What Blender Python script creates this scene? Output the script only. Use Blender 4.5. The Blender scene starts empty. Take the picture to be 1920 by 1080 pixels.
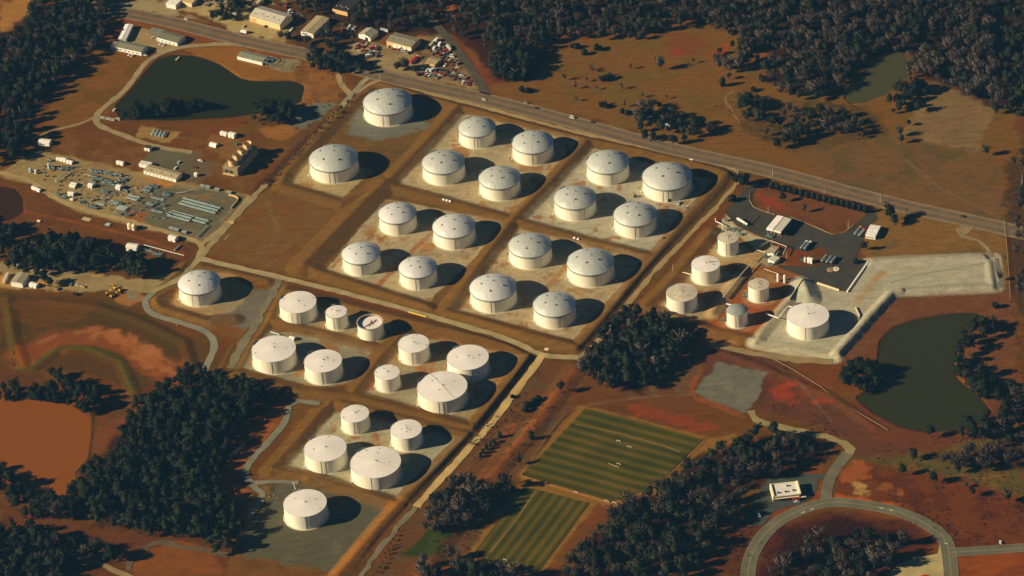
# Oil storage depot seen from an aircraft, built in metres round the point the camera looks at.
HAZE, HAZE_COL = 1.9e-5, (0.16, 0.50, 0.92)
SKY_STRENGTH, SUN_STRENGTH, SUN_COLOR, EXPOSURE = 0.05, 5.0, (1.0, 0.79, 0.53), 0.62
import numpy as _n
ALB_K = _n.array((1.05, 0.87, 0.69))
HAZE_OFF = _n.array((0.006, 0.013, 0.022))
import bpy, math, random
import numpy as np

rng = random.Random(7)
nr = np.random.default_rng(11)
scene = bpy.context.scene
COL = scene.collection
rad = math.radians

# ---------------------------------------------------------------- camera
FPX, DIST, DEP, ROLL = 6500.0, 3250.0, rad(35.7), rad(4.3)
SUN_EL, SUN_DIR = rad(26.5), (-0.985, -0.172)      # towards the sun, on the ground
RV = np.array([1.0, 0, 0]); UV = np.array([0, math.sin(DEP), math.cos(DEP)])
FW = np.array([0, math.cos(DEP), -math.sin(DEP)])
CR = math.cos(ROLL) * RV - math.sin(ROLL) * UV
CU = math.sin(ROLL) * RV + math.cos(ROLL) * UV
CAM = -FW * DIST

def gp(px, py, z=0.0):
    """ground (or height z) point seen at a pixel of the 1920x1080 photograph"""
    d = FW * FPX + (px - 960) * CR - (py - 540) * CU
    t = (z - CAM[2]) / d[2]
    p = CAM + d * t
    return np.array([p[0], p[1], z])

def proj(P):
    v = np.asarray(P, float) - CAM
    w = v @ FW
    return np.stack([960 + FPX * (v @ CR) / w, 540 - FPX * (v @ CU) / w], -1)

def gpoly(pts, z=0.0):
    return np.array([gp(x, y, z)[:2] for x, y in pts])

cam_d = bpy.data.cameras.new('camera')
cam_d.lens = FPX / 1920 * 36; cam_d.sensor_width = 36
cam_d.clip_start = 10; cam_d.clip_end = 60000
cam = bpy.data.objects.new('camera', cam_d); COL.objects.link(cam)
from mathutils import Matrix, Vector
cam.matrix_world = Matrix(((CR[0], CU[0], -FW[0], CAM[0]), (CR[1], CU[1], -FW[1], CAM[1]),
                           (CR[2], CU[2], -FW[2], CAM[2]), (0, 0, 0, 1)))
scene.camera = cam

# ---------------------------------------------------------------- light
world = bpy.data.worlds.new('World'); scene.world = world; world.use_nodes = True
wn = world.node_tree.nodes; wl = world.node_tree.links
sky = wn.new('ShaderNodeTexSky'); sky.sky_type = 'NISHITA'; sky.sun_disc = False
sky.sun_elevation = SUN_EL
sky.sun_rotation = math.atan2(SUN_DIR[0], SUN_DIR[1])
sky.air_density = 0.16; sky.dust_density = 0.0; sky.ozone_density = 2.0
bg = wn['Background']; wl.new(sky.outputs[0], bg.inputs[0]); bg.inputs[1].default_value = SKY_STRENGTH
sd = bpy.data.lights.new('sun', 'SUN'); sd.energy = SUN_STRENGTH; sd.angle = rad(0.55); sd.color = SUN_COLOR
so = bpy.data.objects.new('sun', sd); COL.objects.link(so)
sv = Vector((SUN_DIR[0] * math.cos(SUN_EL), SUN_DIR[1] * math.cos(SUN_EL), math.sin(SUN_EL)))
so.rotation_euler = sv.to_track_quat('Z', 'Y').to_euler()
so.location = (0, 0, 500)
scene.view_settings.view_transform = 'Standard'; scene.view_settings.look = 'None'
scene.view_settings.exposure = EXPOSURE; scene.view_settings.gamma = 1
scene.render.engine = 'CYCLES'
scene.cycles.max_bounces = 4; scene.cycles.diffuse_bounces = 2; scene.cycles.glossy_bounces = 2
scene.cycles.transmission_bounces = 2; scene.cycles.volume_bounces = 0
scene.cycles.use_denoising = True

# ---------------------------------------------------------------- colour
def lin(c):
    c = np.asarray(c, float) / 255
    return np.where(c <= 0.04045, c / 12.92, ((c + 0.055) / 1.055) ** 2.4)
def alb(c):
    """albedo of a surface that looks like sRGB c in this light"""
    return np.clip((lin(c) - HAZE_OFF) / ALB_K, 0.004, 0.88)

def mat(name, c, rough=0.85, metal=0.0, var=0.15, scale=0.25, seen=True, spec=0.3, stretch=None, obj=True):
    m = bpy.data.materials.new(name); m.use_nodes = True
    nt = m.node_tree; n = nt.nodes; l = nt.links
    b = n['Principled BSDF']
    b.inputs['Roughness'].default_value = rough; b.inputs['Metallic'].default_value = metal
    b.inputs['Specular IOR Level'].default_value = spec
    a = alb(c) if seen else np.asarray(c, float)
    tc = n.new('ShaderNodeTexCoord'); no = n.new('ShaderNodeTexNoise')
    no.inputs['Scale'].default_value = scale; no.inputs['Detail'].default_value = 4
    src = tc.outputs['Object'] if obj else n.new('ShaderNodeNewGeometry').outputs['Position']
    if stretch:
        mp = n.new('ShaderNodeMapping'); mp.inputs['Scale'].default_value = stretch
        l.new(src, mp.inputs['Vector']); src = mp.outputs[0]
    l.new(src, no.inputs['Vector'])
    mr = n.new('ShaderNodeMapRange')
    mr.inputs['From Min'].default_value = 0.3; mr.inputs['From Max'].default_value = 0.7
    mr.inputs['To Min'].default_value = 1 - var; mr.inputs['To Max'].default_value = 1 + var * 0.6
    l.new(no.outputs[0], mr.inputs['Value'])
    mx = n.new('ShaderNodeVectorMath'); mx.operation = 'SCALE'
    mx.inputs[0].default_value = tuple(float(v) for v in a)
    l.new(mr.outputs[0], mx.inputs['Scale']); l.new(mx.outputs[0], b.inputs['Base Color'])
    return m

# ---------------------------------------------------------------- mesh helper
class MB:
    def __init__(s): s.v = []; s.f = []
    def add(s, vs, fs):
        o = len(s.v); s.v += [tuple(map(float, p)) for p in vs]; s.f += [tuple(i + o for i in f) for f in fs]; return s
    def box(s, x0, x1, y0, y1, z0, z1):
        return s.add([(x0,y0,z0),(x1,y0,z0),(x1,y1,z0),(x0,y1,z0),(x0,y0,z1),(x1,y0,z1),(x1,y1,z1),(x0,y1,z1)],
                     [(3,2,1,0),(4,5,6,7),(0,1,5,4),(1,2,6,5),(2,3,7,6),(3,0,4,7)])
    def cyl(s, x, y, z0, z1, r0, r1=None, n=16, cap=True):
        r1 = r0 if r1 is None else r1
        vs = [(x + r0*math.cos(2*math.pi*i/n), y + r0*math.sin(2*math.pi*i/n), z0) for i in range(n)]
        vs += [(x + r1*math.cos(2*math.pi*i/n), y + r1*math.sin(2*math.pi*i/n), z1) for i in range(n)]
        fs = [(i, (i+1) % n, n + (i+1) % n, n + i) for i in range(n)]
        if cap: fs += [tuple(range(n-1, -1, -1)), tuple(range(n, 2*n))]
        return s.add(vs, fs)
    def tube(s, p, q, r, n=6, r2=None):
        p = Vector(p); q = Vector(q); d = (q - p).normalized()
        a = d.orthogonal().normalized(); b = d.cross(a); r2 = r if r2 is None else r2
        vs = [p + (a*math.cos(2*math.pi*i/n) + b*math.sin(2*math.pi*i/n))*r for i in range(n)]
        vs += [q + (a*math.cos(2*math.pi*i/n) + b*math.sin(2*math.pi*i/n))*r2 for i in range(n)]
        return s.add(vs, [(i, (i+1) % n, n+(i+1) % n, n+i) for i in range(n)] + [tuple(range(n-1,-1,-1)), tuple(range(n,2*n))])
    def revolve(s, prof, n=24, x=0, y=0):
        vs = []; fs = []
        for r, z in prof:
            vs += [(x + r*math.cos(2*math.pi*i/n), y + r*math.sin(2*math.pi*i/n), z) for i in range(n)]
        for k in range(len(prof)-1):
            for i in range(n):
                j = (i+1) % n
                fs.append((k*n+i, k*n+j, (k+1)*n+j, (k+1)*n+i))
        return s.add(vs, fs)
    def build(s, name, m, parent=None, smooth=False):
        me = bpy.data.meshes.new(name); me.from_pydata(s.v, [], s.f); me.materials.append(m)
        if smooth: me.polygons.foreach_set('use_smooth', [True]*len(me.polygons))
        o = bpy.data.objects.new(name, me); COL.objects.link(o)
        if parent: o.parent = parent
        return o

def np_mesh(name, v, f3=None, f4=None, m=None, vn=None):
    """mesh from numpy arrays; f3 (n,3) and f4 (m,4)"""
    me = bpy.data.meshes.new(name); v = np.asarray(v, np.float32)
    me.vertices.add(len(v)); me.vertices.foreach_set('co', v.ravel())
    f3 = np.zeros((0,3), np.int32) if f3 is None else np.asarray(f3, np.int32)
    f4 = np.zeros((0,4), np.int32) if f4 is None else np.asarray(f4, np.int32)
    li = np.concatenate([f3.ravel(), f4.ravel()]); me.loops.add(len(li)); me.loops.foreach_set('vertex_index', li)
    tot = np.concatenate([np.full(len(f3), 3), np.full(len(f4), 4)]).astype(np.int32)
    st = np.concatenate([[0], np.cumsum(tot)[:-1]]).astype(np.int32)
    me.polygons.add(len(tot)); me.polygons.foreach_set('loop_start', st)
    try: me.polygons.foreach_set('loop_total', tot)
    except Exception: pass
    me.update(calc_edges=True)
    if vn is None: me.validate()
    else: me.normals_split_custom_set_from_vertices(np.asarray(vn, np.float32))
    if m: me.materials.append(m)
    return me

def tag(o, label=None, cat=None, group=None, kind=None):
    if label: o['label'] = label
    if cat: o['category'] = cat
    if group: o['group'] = group
    if kind: o['kind'] = kind
    return o
def thing(name, loc, rz, label, cat, group=None):
    o = bpy.data.objects.new(name, None); COL.objects.link(o)
    o.empty_display_size = 1; o.location = tuple(map(float, loc)); o.rotation_euler = (0, 0, rz)
    return tag(o, label, cat, group)
def copy_thing(src, loc, rz, label=None, group=None, scale=None, swap=None):
    r = src.copy(); COL.objects.link(r); r.location = tuple(map(float, loc)); r.rotation_euler = (0, 0, rz)
    if scale is not None: r.scale = scale
    if label: r['label'] = label
    if group: r['group'] = group
    for ch in KIDS.get(src.name, ()):
        c = ch.copy(); COL.objects.link(c); c.parent = r
        for g in KIDS.get(ch.name, ()):
            d = g.copy(); COL.objects.link(d); d.parent = c
    return r
KIDS = {}
def note_kids(o):
    KIDS[o.name] = list(o.children)
    for c in o.children: KIDS[c.name] = list(c.children)
    return o
# ---------------------------------------------------------------- noise + distance on numpy grids
def fbm(x, y, scale, seed, octs=4):
    g = np.random.default_rng(seed); out = np.zeros_like(x); amp = 1; tot = 0
    for k in range(octs):
        T = g.random((257, 257)); T[-1] = T[0]; T[:, -1] = T[:, 0]
        u = (x / scale * 2**k + 37.1*k) % 256; v = (y / scale * 2**k + 91.7*k) % 256
        i = np.floor(u).astype(int); j = np.floor(v).astype(int); a = u - i; b = v - j
        a = a*a*(3-2*a); b = b*b*(3-2*b)
        out += amp * ((T[i, j]*(1-a) + T[i+1, j]*a)*(1-b) + (T[i, j+1]*(1-a) + T[i+1, j+1]*a)*b)
        tot += amp; amp *= 0.5
    return out / tot
def seg_dist(X, Y, a, b):
    d = b - a; L = d @ d + 1e-9
    t = np.clip(((X - a[0])*d[0] + (Y - a[1])*d[1]) / L, 0, 1)
    return np.hypot(X - a[0] - t*d[0], Y - a[1] - t*d[1])
def line_dist(X, Y, P):
    r = np.full(X.shape, 1e9)
    for a, b in zip(P[:-1], P[1:]): r = np.minimum(r, seg_dist(X, Y, a, b))
    return r
def poly_sd(X, Y, P):
    """signed distance, positive inside"""
    Q = np.vstack([P, P[:1]]); r = np.full(X.shape, 1e9); ins = np.zeros(X.shape, bool)
    for a, b in zip(Q[:-1], Q[1:]):
        r = np.minimum(r, seg_dist(X, Y, a, b))
        c = (a[1] > Y) != (b[1] > Y)
        with np.errstate(divide='ignore', invalid='ignore'):
            xi = (b[0]-a[0]) * (Y-a[1]) / (b[1]-a[1] + 1e-12) + a[0]
        ins ^= c & (X < xi)
    return np.where(ins, r, -r)
def smooth_line(P, step=5.0, closed=False):
    P = [np.asarray(p, float) for p in P]; out = []
    n = len(P)
    rngk = range(n if closed else n-1)
    for k in rngk:
        p1, p2 = P[k], P[(k+1) % n]
        p0 = P[(k-1) % n] if (closed or k > 0) else p1 - (p2-p1)
        p3 = P[(k+2) % n] if (closed or k+2 < n) else p2 + (p2-p1)
        m = max(1, int(np.linalg.norm(p2-p1) / step))
        for q in range(m):
            t = q / m
            out.append(0.5*((2*p1) + (-p0+p2)*t + (2*p0-5*p1+4*p2-p3)*t*t + (-p0+3*p1-3*p2+p3)*t**3))
    if not closed: out.append(P[-1])
    return np.array(out)

# ---------------------------------------------------------------- ground grid
cor = np.array([gp(x, y)[:2] for x in (0, 1920) for y in (0, 1080)])
X0, X1 = cor[:,0].min() - 45, cor[:,0].max() + 45
Y0, Y1 = cor[:,1].min() - 45, cor[:,1].max() + 45
DX, DY = 1.3, 1.6
xi = np.arange(X0, X1, DX); yi = np.arange(Y0, Y1, DY)
grow = np.cumsum(np.geomspace(4, 4200, 22))
xs = np.concatenate([xi[0] - grow[::-1], xi, xi[-1] + grow]); ys = np.concatenate([yi[0] - grow[::-1], yi, yi[-1] + grow])
GX, GY = np.meshgrid(xs, ys)           # rows = y
GZ = np.zeros_like(GX)
n_big = fbm(GX, GY, 130, 1); n_mid = fbm(GX, GY, 38, 2); n_sm = fbm(GX, GY, 11, 3); n_t = fbm(GX, GY, 5, 4, 3)
n_b2 = fbm(GX, GY, 75, 5); n_m2 = fbm(GX, GY, 22, 6)
def galb(c): return alb(np.clip(np.asarray(c, float)*(0.95, 1.0, 1.08), 0, 255))
GC = np.zeros(GX.shape + (3,))
def mix(sl, c, a):
    GC[sl] = GC[sl]*(1-a[..., None]) + np.asarray(c)*a[..., None]
def window(P, pad):
    i0 = max(0, np.searchsorted(xs, P[:,0].min()-pad)); i1 = np.searchsorted(xs, P[:,0].max()+pad)
    j0 = max(0, np.searchsorted(ys, P[:,1].min()-pad)); j1 = np.searchsorted(ys, P[:,1].max()+pad)
    return np.s_[j0:j1, i0:i1]
def sst(x): x = np.clip(x, 0, 1); return x*x*(3-2*x)
def paint(pts, c, feather=2.0, jag=3.0, a=1.0, blotch=None, c2=None, bl=0.0):
    """soil of colour c inside a polygon; c2 blotches by noise"""
    P = gpoly(pts); sl = window(P, feather+jag+2); X, Y = GX[sl], GY[sl]
    d = poly_sd(X, Y, P) + (n_sm[sl]-0.5)*2*jag*1.6 + (n_t[sl]-0.5)*jag
    al = sst(0.5 + d/(2*feather)) * a
    mix(sl, galb(c), al)
    if c2 is not None:
        nn = n_m2[sl]*0.55 + n_sm[sl]*0.45
        mix(sl, galb(c2), al * sst((nn - 0.5 + bl)*7) * 0.85)
def stroke(pts, w, c, feather=1.5, jag=0.8, a=1.0, smooth=True):
    P = gpoly(pts)
    if smooth and len(P) > 2: P = smooth_line(P, 8)
    sl = window(P, w+feather+jag+2); X, Y = GX[sl], GY[sl]
    d = w/2 - line_dist(X, Y, P) + (n_sm[sl]-0.5)*3*jag
    mix(sl, galb(c), sst(0.5 + d/(2*feather)) * a)
def berm(pts, h=3.2, top=2.0, w=9.0, c=None):
    h *= 1.1; w *= 1.3; top *= 0.4
    P = gpoly(pts); sl = window(P, w+4); X, Y = GX[sl], GY[sl]
    d = line_dist(X, Y, P) + (n_sm[sl]-0.5)*1.5
    z = h * sst((w - d) / (w - top)) if w > top else 0
    z = h * np.clip((w - d) / (w - top), 0, 1)
    GZ[sl] = np.maximum(GZ[sl], z)
    if c is not None:
        mix(sl, galb(c), sst((w + 1 - d)/4) * (0.55 + 0.5*n_m2[sl]))
def mound(pts, h, slope=8.0, only=None):
    """flat topped (or sunk, h<0) area with sloping sides outside of the polygon"""
    P = gpoly(pts); sl = window(P, slope+3); X, Y = GX[sl], GY[sl]
    k = np.clip(1 + poly_sd(X, Y, P)/slope, 0, 1)
    k = k*k*(3-2*k)
    if h > 0: GZ[sl] = np.maximum(GZ[sl], h*k)
    else: GZ[sl] = GZ[sl]*(1-k) + h*k
def zat(x, y):
    i = min(max(np.searchsorted(xs, x)-1, 0), len(xs)-2); j = min(max(np.searchsorted(ys, y)-1, 0), len(ys)-2)
    a = (x-xs[i])/(xs[i+1]-xs[i]); b = (y-ys[j])/(ys[j+1]-ys[j])
    return float((GZ[j,i]*(1-a)+GZ[j,i+1]*a)*(1-b) + (GZ[j+1,i]*(1-a)+GZ[j+1,i+1]*a)*b)

# base soil
GC[:] = alb((104, 68, 38))
full = np.s_[:, :]
mix(full, alb((122, 64, 34)), sst((n_big*0.6+n_mid*0.4 - 0.46)*5)*0.7)
mix(full, alb((88, 66, 36)), sst((n_b2*0.6+n_m2*0.4 - 0.5)*6)*0.8)
mix(full, alb((118, 80, 42)), sst((n_m2 - 0.56)*8)*0.5)

TAN=(178,144,96); PALE=(200,172,124); GREY=(132,122,98); RUST=(150,90,44); RED=(160,68,34); ORG=(172,92,44)
BRN=(106,70,38); OLV=(84,70,38); BERM=(128,82,42); MEA=(124,80,44); DRD=(98,52,34)
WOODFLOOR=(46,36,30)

# ---- meadows and fields
paint([(870,165),(960,155),(1010,100),(1100,75),(1290,40),(1440,75),(1500,150),(1700,180),(1760,150),(1900,210),(1905,430),(1420,305),(1150,235),(920,180)], MEA, 6, 8, 1, c2=(112,82,44), bl=0.02)
paint([(1420,200),(1560,190),(1660,215),(1640,270),(1480,285),(1400,250)], (92,66,42), 8, 10, 0.8, c2=(76,60,40))
paint([(1752,155),(1868,190),(1830,288),(1688,252)], (128,94,60), 3, 3, 1, c2=(140,100,62))
paint([(1480,285),(1640,262),(1860,290),(1900,430),(1560,345)], (118,80,50), 6, 8, 1, c2=(98,76,48), bl=.02)
paint([(1245,70),(1300,68),(1330,85),(1300,108),(1255,100)], (132,62,44), 6, 9, 0.6)
paint([(1255,95),(1275,92),(1280,102),(1258,104)], (150,56,44), 3, 5, 0.6)
paint([(1335,95),(1362,84),(1362,98),(1330,115),(1310,115)], (164,66,38), 3, 6, 0.7)
paint([(1395,100),(1440,98),(1430,112),(1400,108)], (156,70,40), 3, 5, 0.5)
paint([(130,75),(200,90),(290,110),(190,215),(110,245),(60,225),(85,180),(140,150)], (128,80,42), 4, 5, 1, c2=(108,74,40))
paint([(0,0),(60,0),(60,28),(20,60),(0,60)], (168,108,54), 4, 5, 1)
paint([(200,15),(240,22),(560,105),(640,130),(640,180),(560,145),(500,130),(330,85),(210,60)], (124,76,42), 3, 4, 1, c2=(136,84,44))
paint([(205,28),(300,40),(455,82),(560,108),(520,110),(330,78),(215,60)], (132,72,42), 3, 4, 0.9)
paint([(340,90),(440,85),(560,125),(560,150),(460,150),(400,118)], (148,92,46), 4, 4, 0.9)
paint([(0,60),(40,70),(60,110),(40,150),(0,140)], (140,86,44), 5, 6, 0.9)
paint([(340,0),(480,0),(470,30),(330,20)], (176,140,84), 4, 6, 0.9, c2=(140,92,54))
paint([(205,0),(335,0),(330,20),(400,45),(300,25),(205,12)], (166,134,86), 3, 4, 0.9)
paint([(470,30),(540,50),(560,70),(520,80),(440,62),(370,20),(400,0),(430,0)], (184,146,86), 3, 5, 0.9, c2=(140,96,56), bl=-0.05)
paint([(530,0),(590,0),(585,14),(540,12)], (184,140,80), 3, 4, 0.9)
paint([(540,20),(560,30),(620,25),(660,60),(700,80),(600,95),(545,80)], (84,60,44), 3, 5, 0.9, c2=(108,66,46))
paint([(540,0),(720,0),(760,40),(700,60),(640,50),(560,24)], (62,48,38), 5, 6, 0.9, c2=(92,60,44))
paint([(655,78),(735,85),(790,105),(880,140),(893,165),(800,150),(720,130),(650,95)], (158,126,78), 3, 3, 1, c2=(134,104,66))
paint([(760,60),(800,60),(805,75),(765,72)], (176,112,58), 3, 4, 1)
paint([(795,70),(840,60),(900,160),(820,150),(790,110)], (140,108,66), 3, 3, 0.8, c2=(118,76,48))
paint([(1540,0),(1585,0),(1570,14),(1545,16)], (150,86,50), 4, 6, .9)
paint([(820,0),(880,0),(860,30),(845,35)], (150,84,46), 3, 4, 0.9)
paint([(860,70),(885,75),(905,110),(900,130),(880,110)], (140,80,46), 3, 4, 0.9)
paint([(575,135),(640,140),(640,170),(620,205),(560,200),(565,160)], (150,92,48), 3, 4, 0.9, c2=(120,76,44))
# left compound
paint([(190,235),(280,262),(500,300),(520,280),(470,355),(380,345),(60,285),(100,262)], (114,70,42), 4, 5, 1, c2=(124,82,48))
paint([(265,235),(335,248),(320,270),(255,255)], (160,116,62), 2, 3, 0.9)
paint([(395,250),(450,262),(470,290),(430,305),(390,280)], (138,90,50), 3, 4, 0.9)
paint([(300,275),(365,285),(365,320),(330,325),(268,300)], (104,92,66), 2, 3, 0.9)
paint([(345,295),(400,305),(380,345),(340,335)], (108,86,60), 3, 4, 0.9)
paint([(60,288),(85,280),(100,287),(465,366),(378,462),(330,442),(150,398),(100,375),(60,345),(0,332),(0,322)], (158,122,72), 2, 2, 1, c2=(142,104,60), bl=-0.02)
paint([(290,340),(460,370),(380,455),(240,410),(250,380)], (108,94,68), 5, 6, 0.95, c2=(124,102,70), bl=-0.05)
paint([(170,340),(230,335),(240,360),(190,365)], (112,96,72), 4, 6, 0.8)
paint([(235,395),(275,400),(270,418),(235,412)], (160,86,44), 4, 5, 0.8)
paint([(270,332),(330,345),(320,352),(262,340)], (186,112,52), 2, 3, 0.9)
paint([(355,366),(400,366),(420,378),(370,375)], (140,100,60), 4, 4, 0.8)
paint([(0,345),(60,350),(140,400),(380,468),(340,505),(240,490),(120,440),(0,450)], (112,68,42), 4, 4, 1, c2=(100,60,40))
stroke([(40,395),(120,412),(260,445),(350,478)], 3, (150,80,44), 2, 1, 0.7)
paint([(0,492),(120,505),(270,525),(360,500),(340,520),(270,548),(150,545),(0,540)], (158,126,78), 2, 3, 1, c2=(182,132,70), bl=-0.02)
paint([(0,505),(110,515),(90,535),(0,538)], (186,128,64), 3, 3, 0.9)
paint([(215,545),(262,540),(270,560),(240,575),(218,568)], (166,104,54), 2, 3, 0.9)
paint([(235,545),(260,545),(262,558),(240,566)], (136,116,82), 2, 3, 0.9)
# left bowls
paint([(0,548),(200,560),(280,595),(365,640),(370,690),(340,735),(260,740),(190,690),(20,700),(0,690)], (88,64,36), 4, 3, 1, c2=(98,58,34))
paint([(15,560),(180,560),(170,590),(90,615),(30,605)], (104,66,36), 4, 4, 1)
stroke([(40,670),(75,650),(130,635),(200,640),(260,670),(320,700)], 34, (138,72,42), 6, 6, 0.9)
stroke([(75,640),(140,622),(215,628),(280,655),(335,690)], 5, (164,104,62), 3, 5, 0.6)
stroke([(180,622),(230,640),(290,680),(330,705)], 16, (170,98,54), 4, 9, 0.8)
paint([(150,650),(220,660),(260,700),(240,730),(160,700),(90,690)], (92,62,36), 4, 3, 1)
stroke([(8,560),(20,640),(35,690),(80,695)], 4, (94,78,42), 2, 1, 0.7)
stroke([(60,690),(110,655),(170,655),(225,680),(250,735)], 7, (94,80,42), 2, 1, 0.9)
paint([(0,700),(80,700),(90,740),(0,745)], (98,60,44), 4, 3, 0.9)
paint([(175,800),(230,780),(270,740),(290,745),(240,800),(200,850),(170,850)], (126,70,46), 4, 4, 0.9)
# tank blocks: earth colour
paint([(690,150),(760,160),(905,195),(1100,245),(1300,290),(1380,318),(1388,335),(1230,515),(1090,665),(1000,650),(560,520),(380,475),(470,375),(640,185)], (118,80,46), 2, 2, 1, c2=(104,76,44))
paint([(480,365),(600,385),(700,372),(590,495),(540,515),(385,472)], (122,82,46), 6, 5, 1, c2=(124,72,40))
paint([(290,560),(355,500),(540,525),(470,640),(400,620),(330,600)], (128,76,42), 2, 2, 1, c2=(116,84,50))
paint([(380,600),(500,540),(520,530),(470,620)], (118,104,80), 4, 5, 0.9)
paint([(440,690),(530,545),(1000,660),(960,720),(880,815),(640,750),(560,745)], (124,76,44), 2, 2, 1, c2=(108,70,42))
paint([(560,770),(620,750),(880,815),(760,950),(660,1080),(420,1080),(440,1000),(500,920)], (122,78,44), 2, 2, 1, c2=(106,68,42))
paint([(1240,560),(1330,430),(1400,425),(1480,500),(1560,520),(1440,650),(1330,640),(1200,585)], (142,82,46), 3, 3, 1, c2=(158,112,66))
paint([(1420,340),(1650,385),(1600,430),(1575,440),(1530,425),(1480,405),(1420,390)], (116,70,46), 2, 2, 1, c2=(104,60,42), bl=-0.06)
paint([(1425,368),(1465,372),(1470,388),(1435,390)], (156,60,40), 4, 6, 0.7)
paint([(1640,380),(1885,420),(1895,560),(1870,480),(1630,490),(1610,470)], (132,90,48), 3, 3, 1, c2=(112,82,48))
stroke([(1630,486),(1760,484),(1860,480)], 5, (150,62,38), 3, 2, 0.8)
paint([(1885,300),(1925,310),(1925,600),(1895,560)], (82,58,44), 4, 5, 0.9)
# south centre / right soil
paint([(880,830),(1010,670),(1085,680),(1060,740),(1095,760),(975,893),(880,1040),(740,1080),(690,1080)], (108,68,44), 4, 3, 1, c2=(98,72,48))
stroke([(1075,700),(1000,800),(900,920)], 9, (152,82,46), 3, 3, 0.85)
stroke([(960,800),(920,860),(860,960)], 4, (170,72,40), 2, 3, 0.5)
paint([(1060,740),(1160,735),(1300,740),(1340,800),(1310,820),(1095,762)], (112,66,42), 3, 3, 1, c2=(96,60,42))
paint([(1185,765),(1230,762),(1300,782),(1350,800),(1340,812),(1290,805),(1200,782)], (146,64,42), 4, 9, 0.7)
paint([(1140,720),(1210,725),(1310,660),(1340,650),(1320,690),(1290,740),(1180,745)], (112,76,50), 4, 4, 1, c2=(100,60,40))
paint([(1330,645),(1450,670),(1540,740),(1640,800),(1720,815),(1740,850),(1600,860),(1540,800),(1420,770),(1300,735)], (104,62,46), 4, 4, 1, c2=(86,56,42))
paint([(1442,712),(1490,708),(1505,728),(1540,748),(1480,752),(1445,745)], (160,62,42), 5, 12, 0.75)
paint([(1680,560),(1880,545),(1900,560),(1905,760),(1840,740),(1790,700),(1800,640),(1840,595),(1720,600),(1650,650),(1600,690),(1570,680)], (114,68,46), 4, 4, 1, c2=(120,74,46))
paint([(1800,760),(1920,740),(1920,790),(1850,820),(1740,850),(1640,830),(1600,760)], (112,62,44), 4, 4, 0.9)
paint([(1600,860),(1750,850),(1920,800),(1920,930),(1800,900)], (96,78,46), 5, 4, 0.95, c2=(124,84,48))
paint([(1750,860),(1920,815),(1920,880),(1840,880)], (70,46,40), 5, 5, 0.9)
paint([(1560,880),(1640,870),(1800,900),(1925,940),(1925,1020),(1790,1030),(1760,980),(1680,950),(1560,935)], (112,60,40), 4, 5, 1, c2=(92,50,38))
paint([(1575,885),(1620,872),(1625,890),(1600,905),(1580,900)], (164,84,46), 4, 11, 0.75)
paint([(1590,912),(1615,906),(1640,928),(1600,922)], (184,132,72), 3, 9, 0.8)
paint([(1640,905),(1680,925),(1640,925)], (160,90,48), 3, 9, 0.6)
paint([(1565,925),(1690,945),(1690,950),(1565,937)], (178,84,38), 2, 3, 0.9)
paint([(1795,1045),(1925,1030),(1925,1085),(1800,1085)], (146,72,40), 2, 3, 1, c2=(128,62,38))
paint([(1425,1000),(1550,960),(1700,975),(1765,1020),(1700,1050),(1640,1085),(1420,1085)], (92,50,38), 3, 3, 1)
paint([(1345,1000),(1420,965),(1480,960),(1410,1010),(1410,1080),(1300,1080)], (96,56,40), 3, 3, 1)
paint([(1450,890),(1540,870),(1550,940),(1480,965),(1400,985),(1400,950)], (132,68,40), 2, 2, 1)
# lower left
paint([(0,940),(60,960),(240,1000),(400,1000),(440,1020),(420,1080),(0,1080)], (106,62,42), 4, 4, 1, c2=(90,56,40))
paint([(250,1030),(330,1015),(400,1030),(420,1080),(250,1080)], (136,76,42), 3, 3, 0.9)
paint([(395,870),(460,800),(530,745),(545,760),(470,870),(450,900),(480,950),(440,965)], (148,80,44), 3, 4, 1, c2=(120,64,40))
paint([(425,840),(455,820),(460,830),(432,862)], (196,100,46), 2, 3, 0.9)
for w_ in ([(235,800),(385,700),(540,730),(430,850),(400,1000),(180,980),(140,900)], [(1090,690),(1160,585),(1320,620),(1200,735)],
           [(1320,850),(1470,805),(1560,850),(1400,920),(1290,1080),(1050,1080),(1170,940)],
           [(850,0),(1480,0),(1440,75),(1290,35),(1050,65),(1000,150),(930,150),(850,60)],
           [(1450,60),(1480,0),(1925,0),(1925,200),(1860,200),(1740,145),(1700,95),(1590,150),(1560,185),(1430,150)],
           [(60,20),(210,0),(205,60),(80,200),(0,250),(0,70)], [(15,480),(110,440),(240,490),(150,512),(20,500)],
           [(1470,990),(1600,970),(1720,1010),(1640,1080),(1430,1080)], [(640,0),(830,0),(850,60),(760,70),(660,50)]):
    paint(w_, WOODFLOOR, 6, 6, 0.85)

stroke([(668,182),(600,245),(545,300),(492,352)], 15, (84,54,38), 3, 3, 0.9)
stroke([(640,188),(575,245),(520,300)], 5, (112,72,48), 2, 2, 0.7)
paint([(560,205),(600,190),(626,196),(600,225),(570,240),(540,238)], (116,108,84), 3, 3, 0.9)
paint([(480,240),(545,235),(560,245),(540,262),(500,258)], (164,100,50), 3, 3, 0.7)
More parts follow.
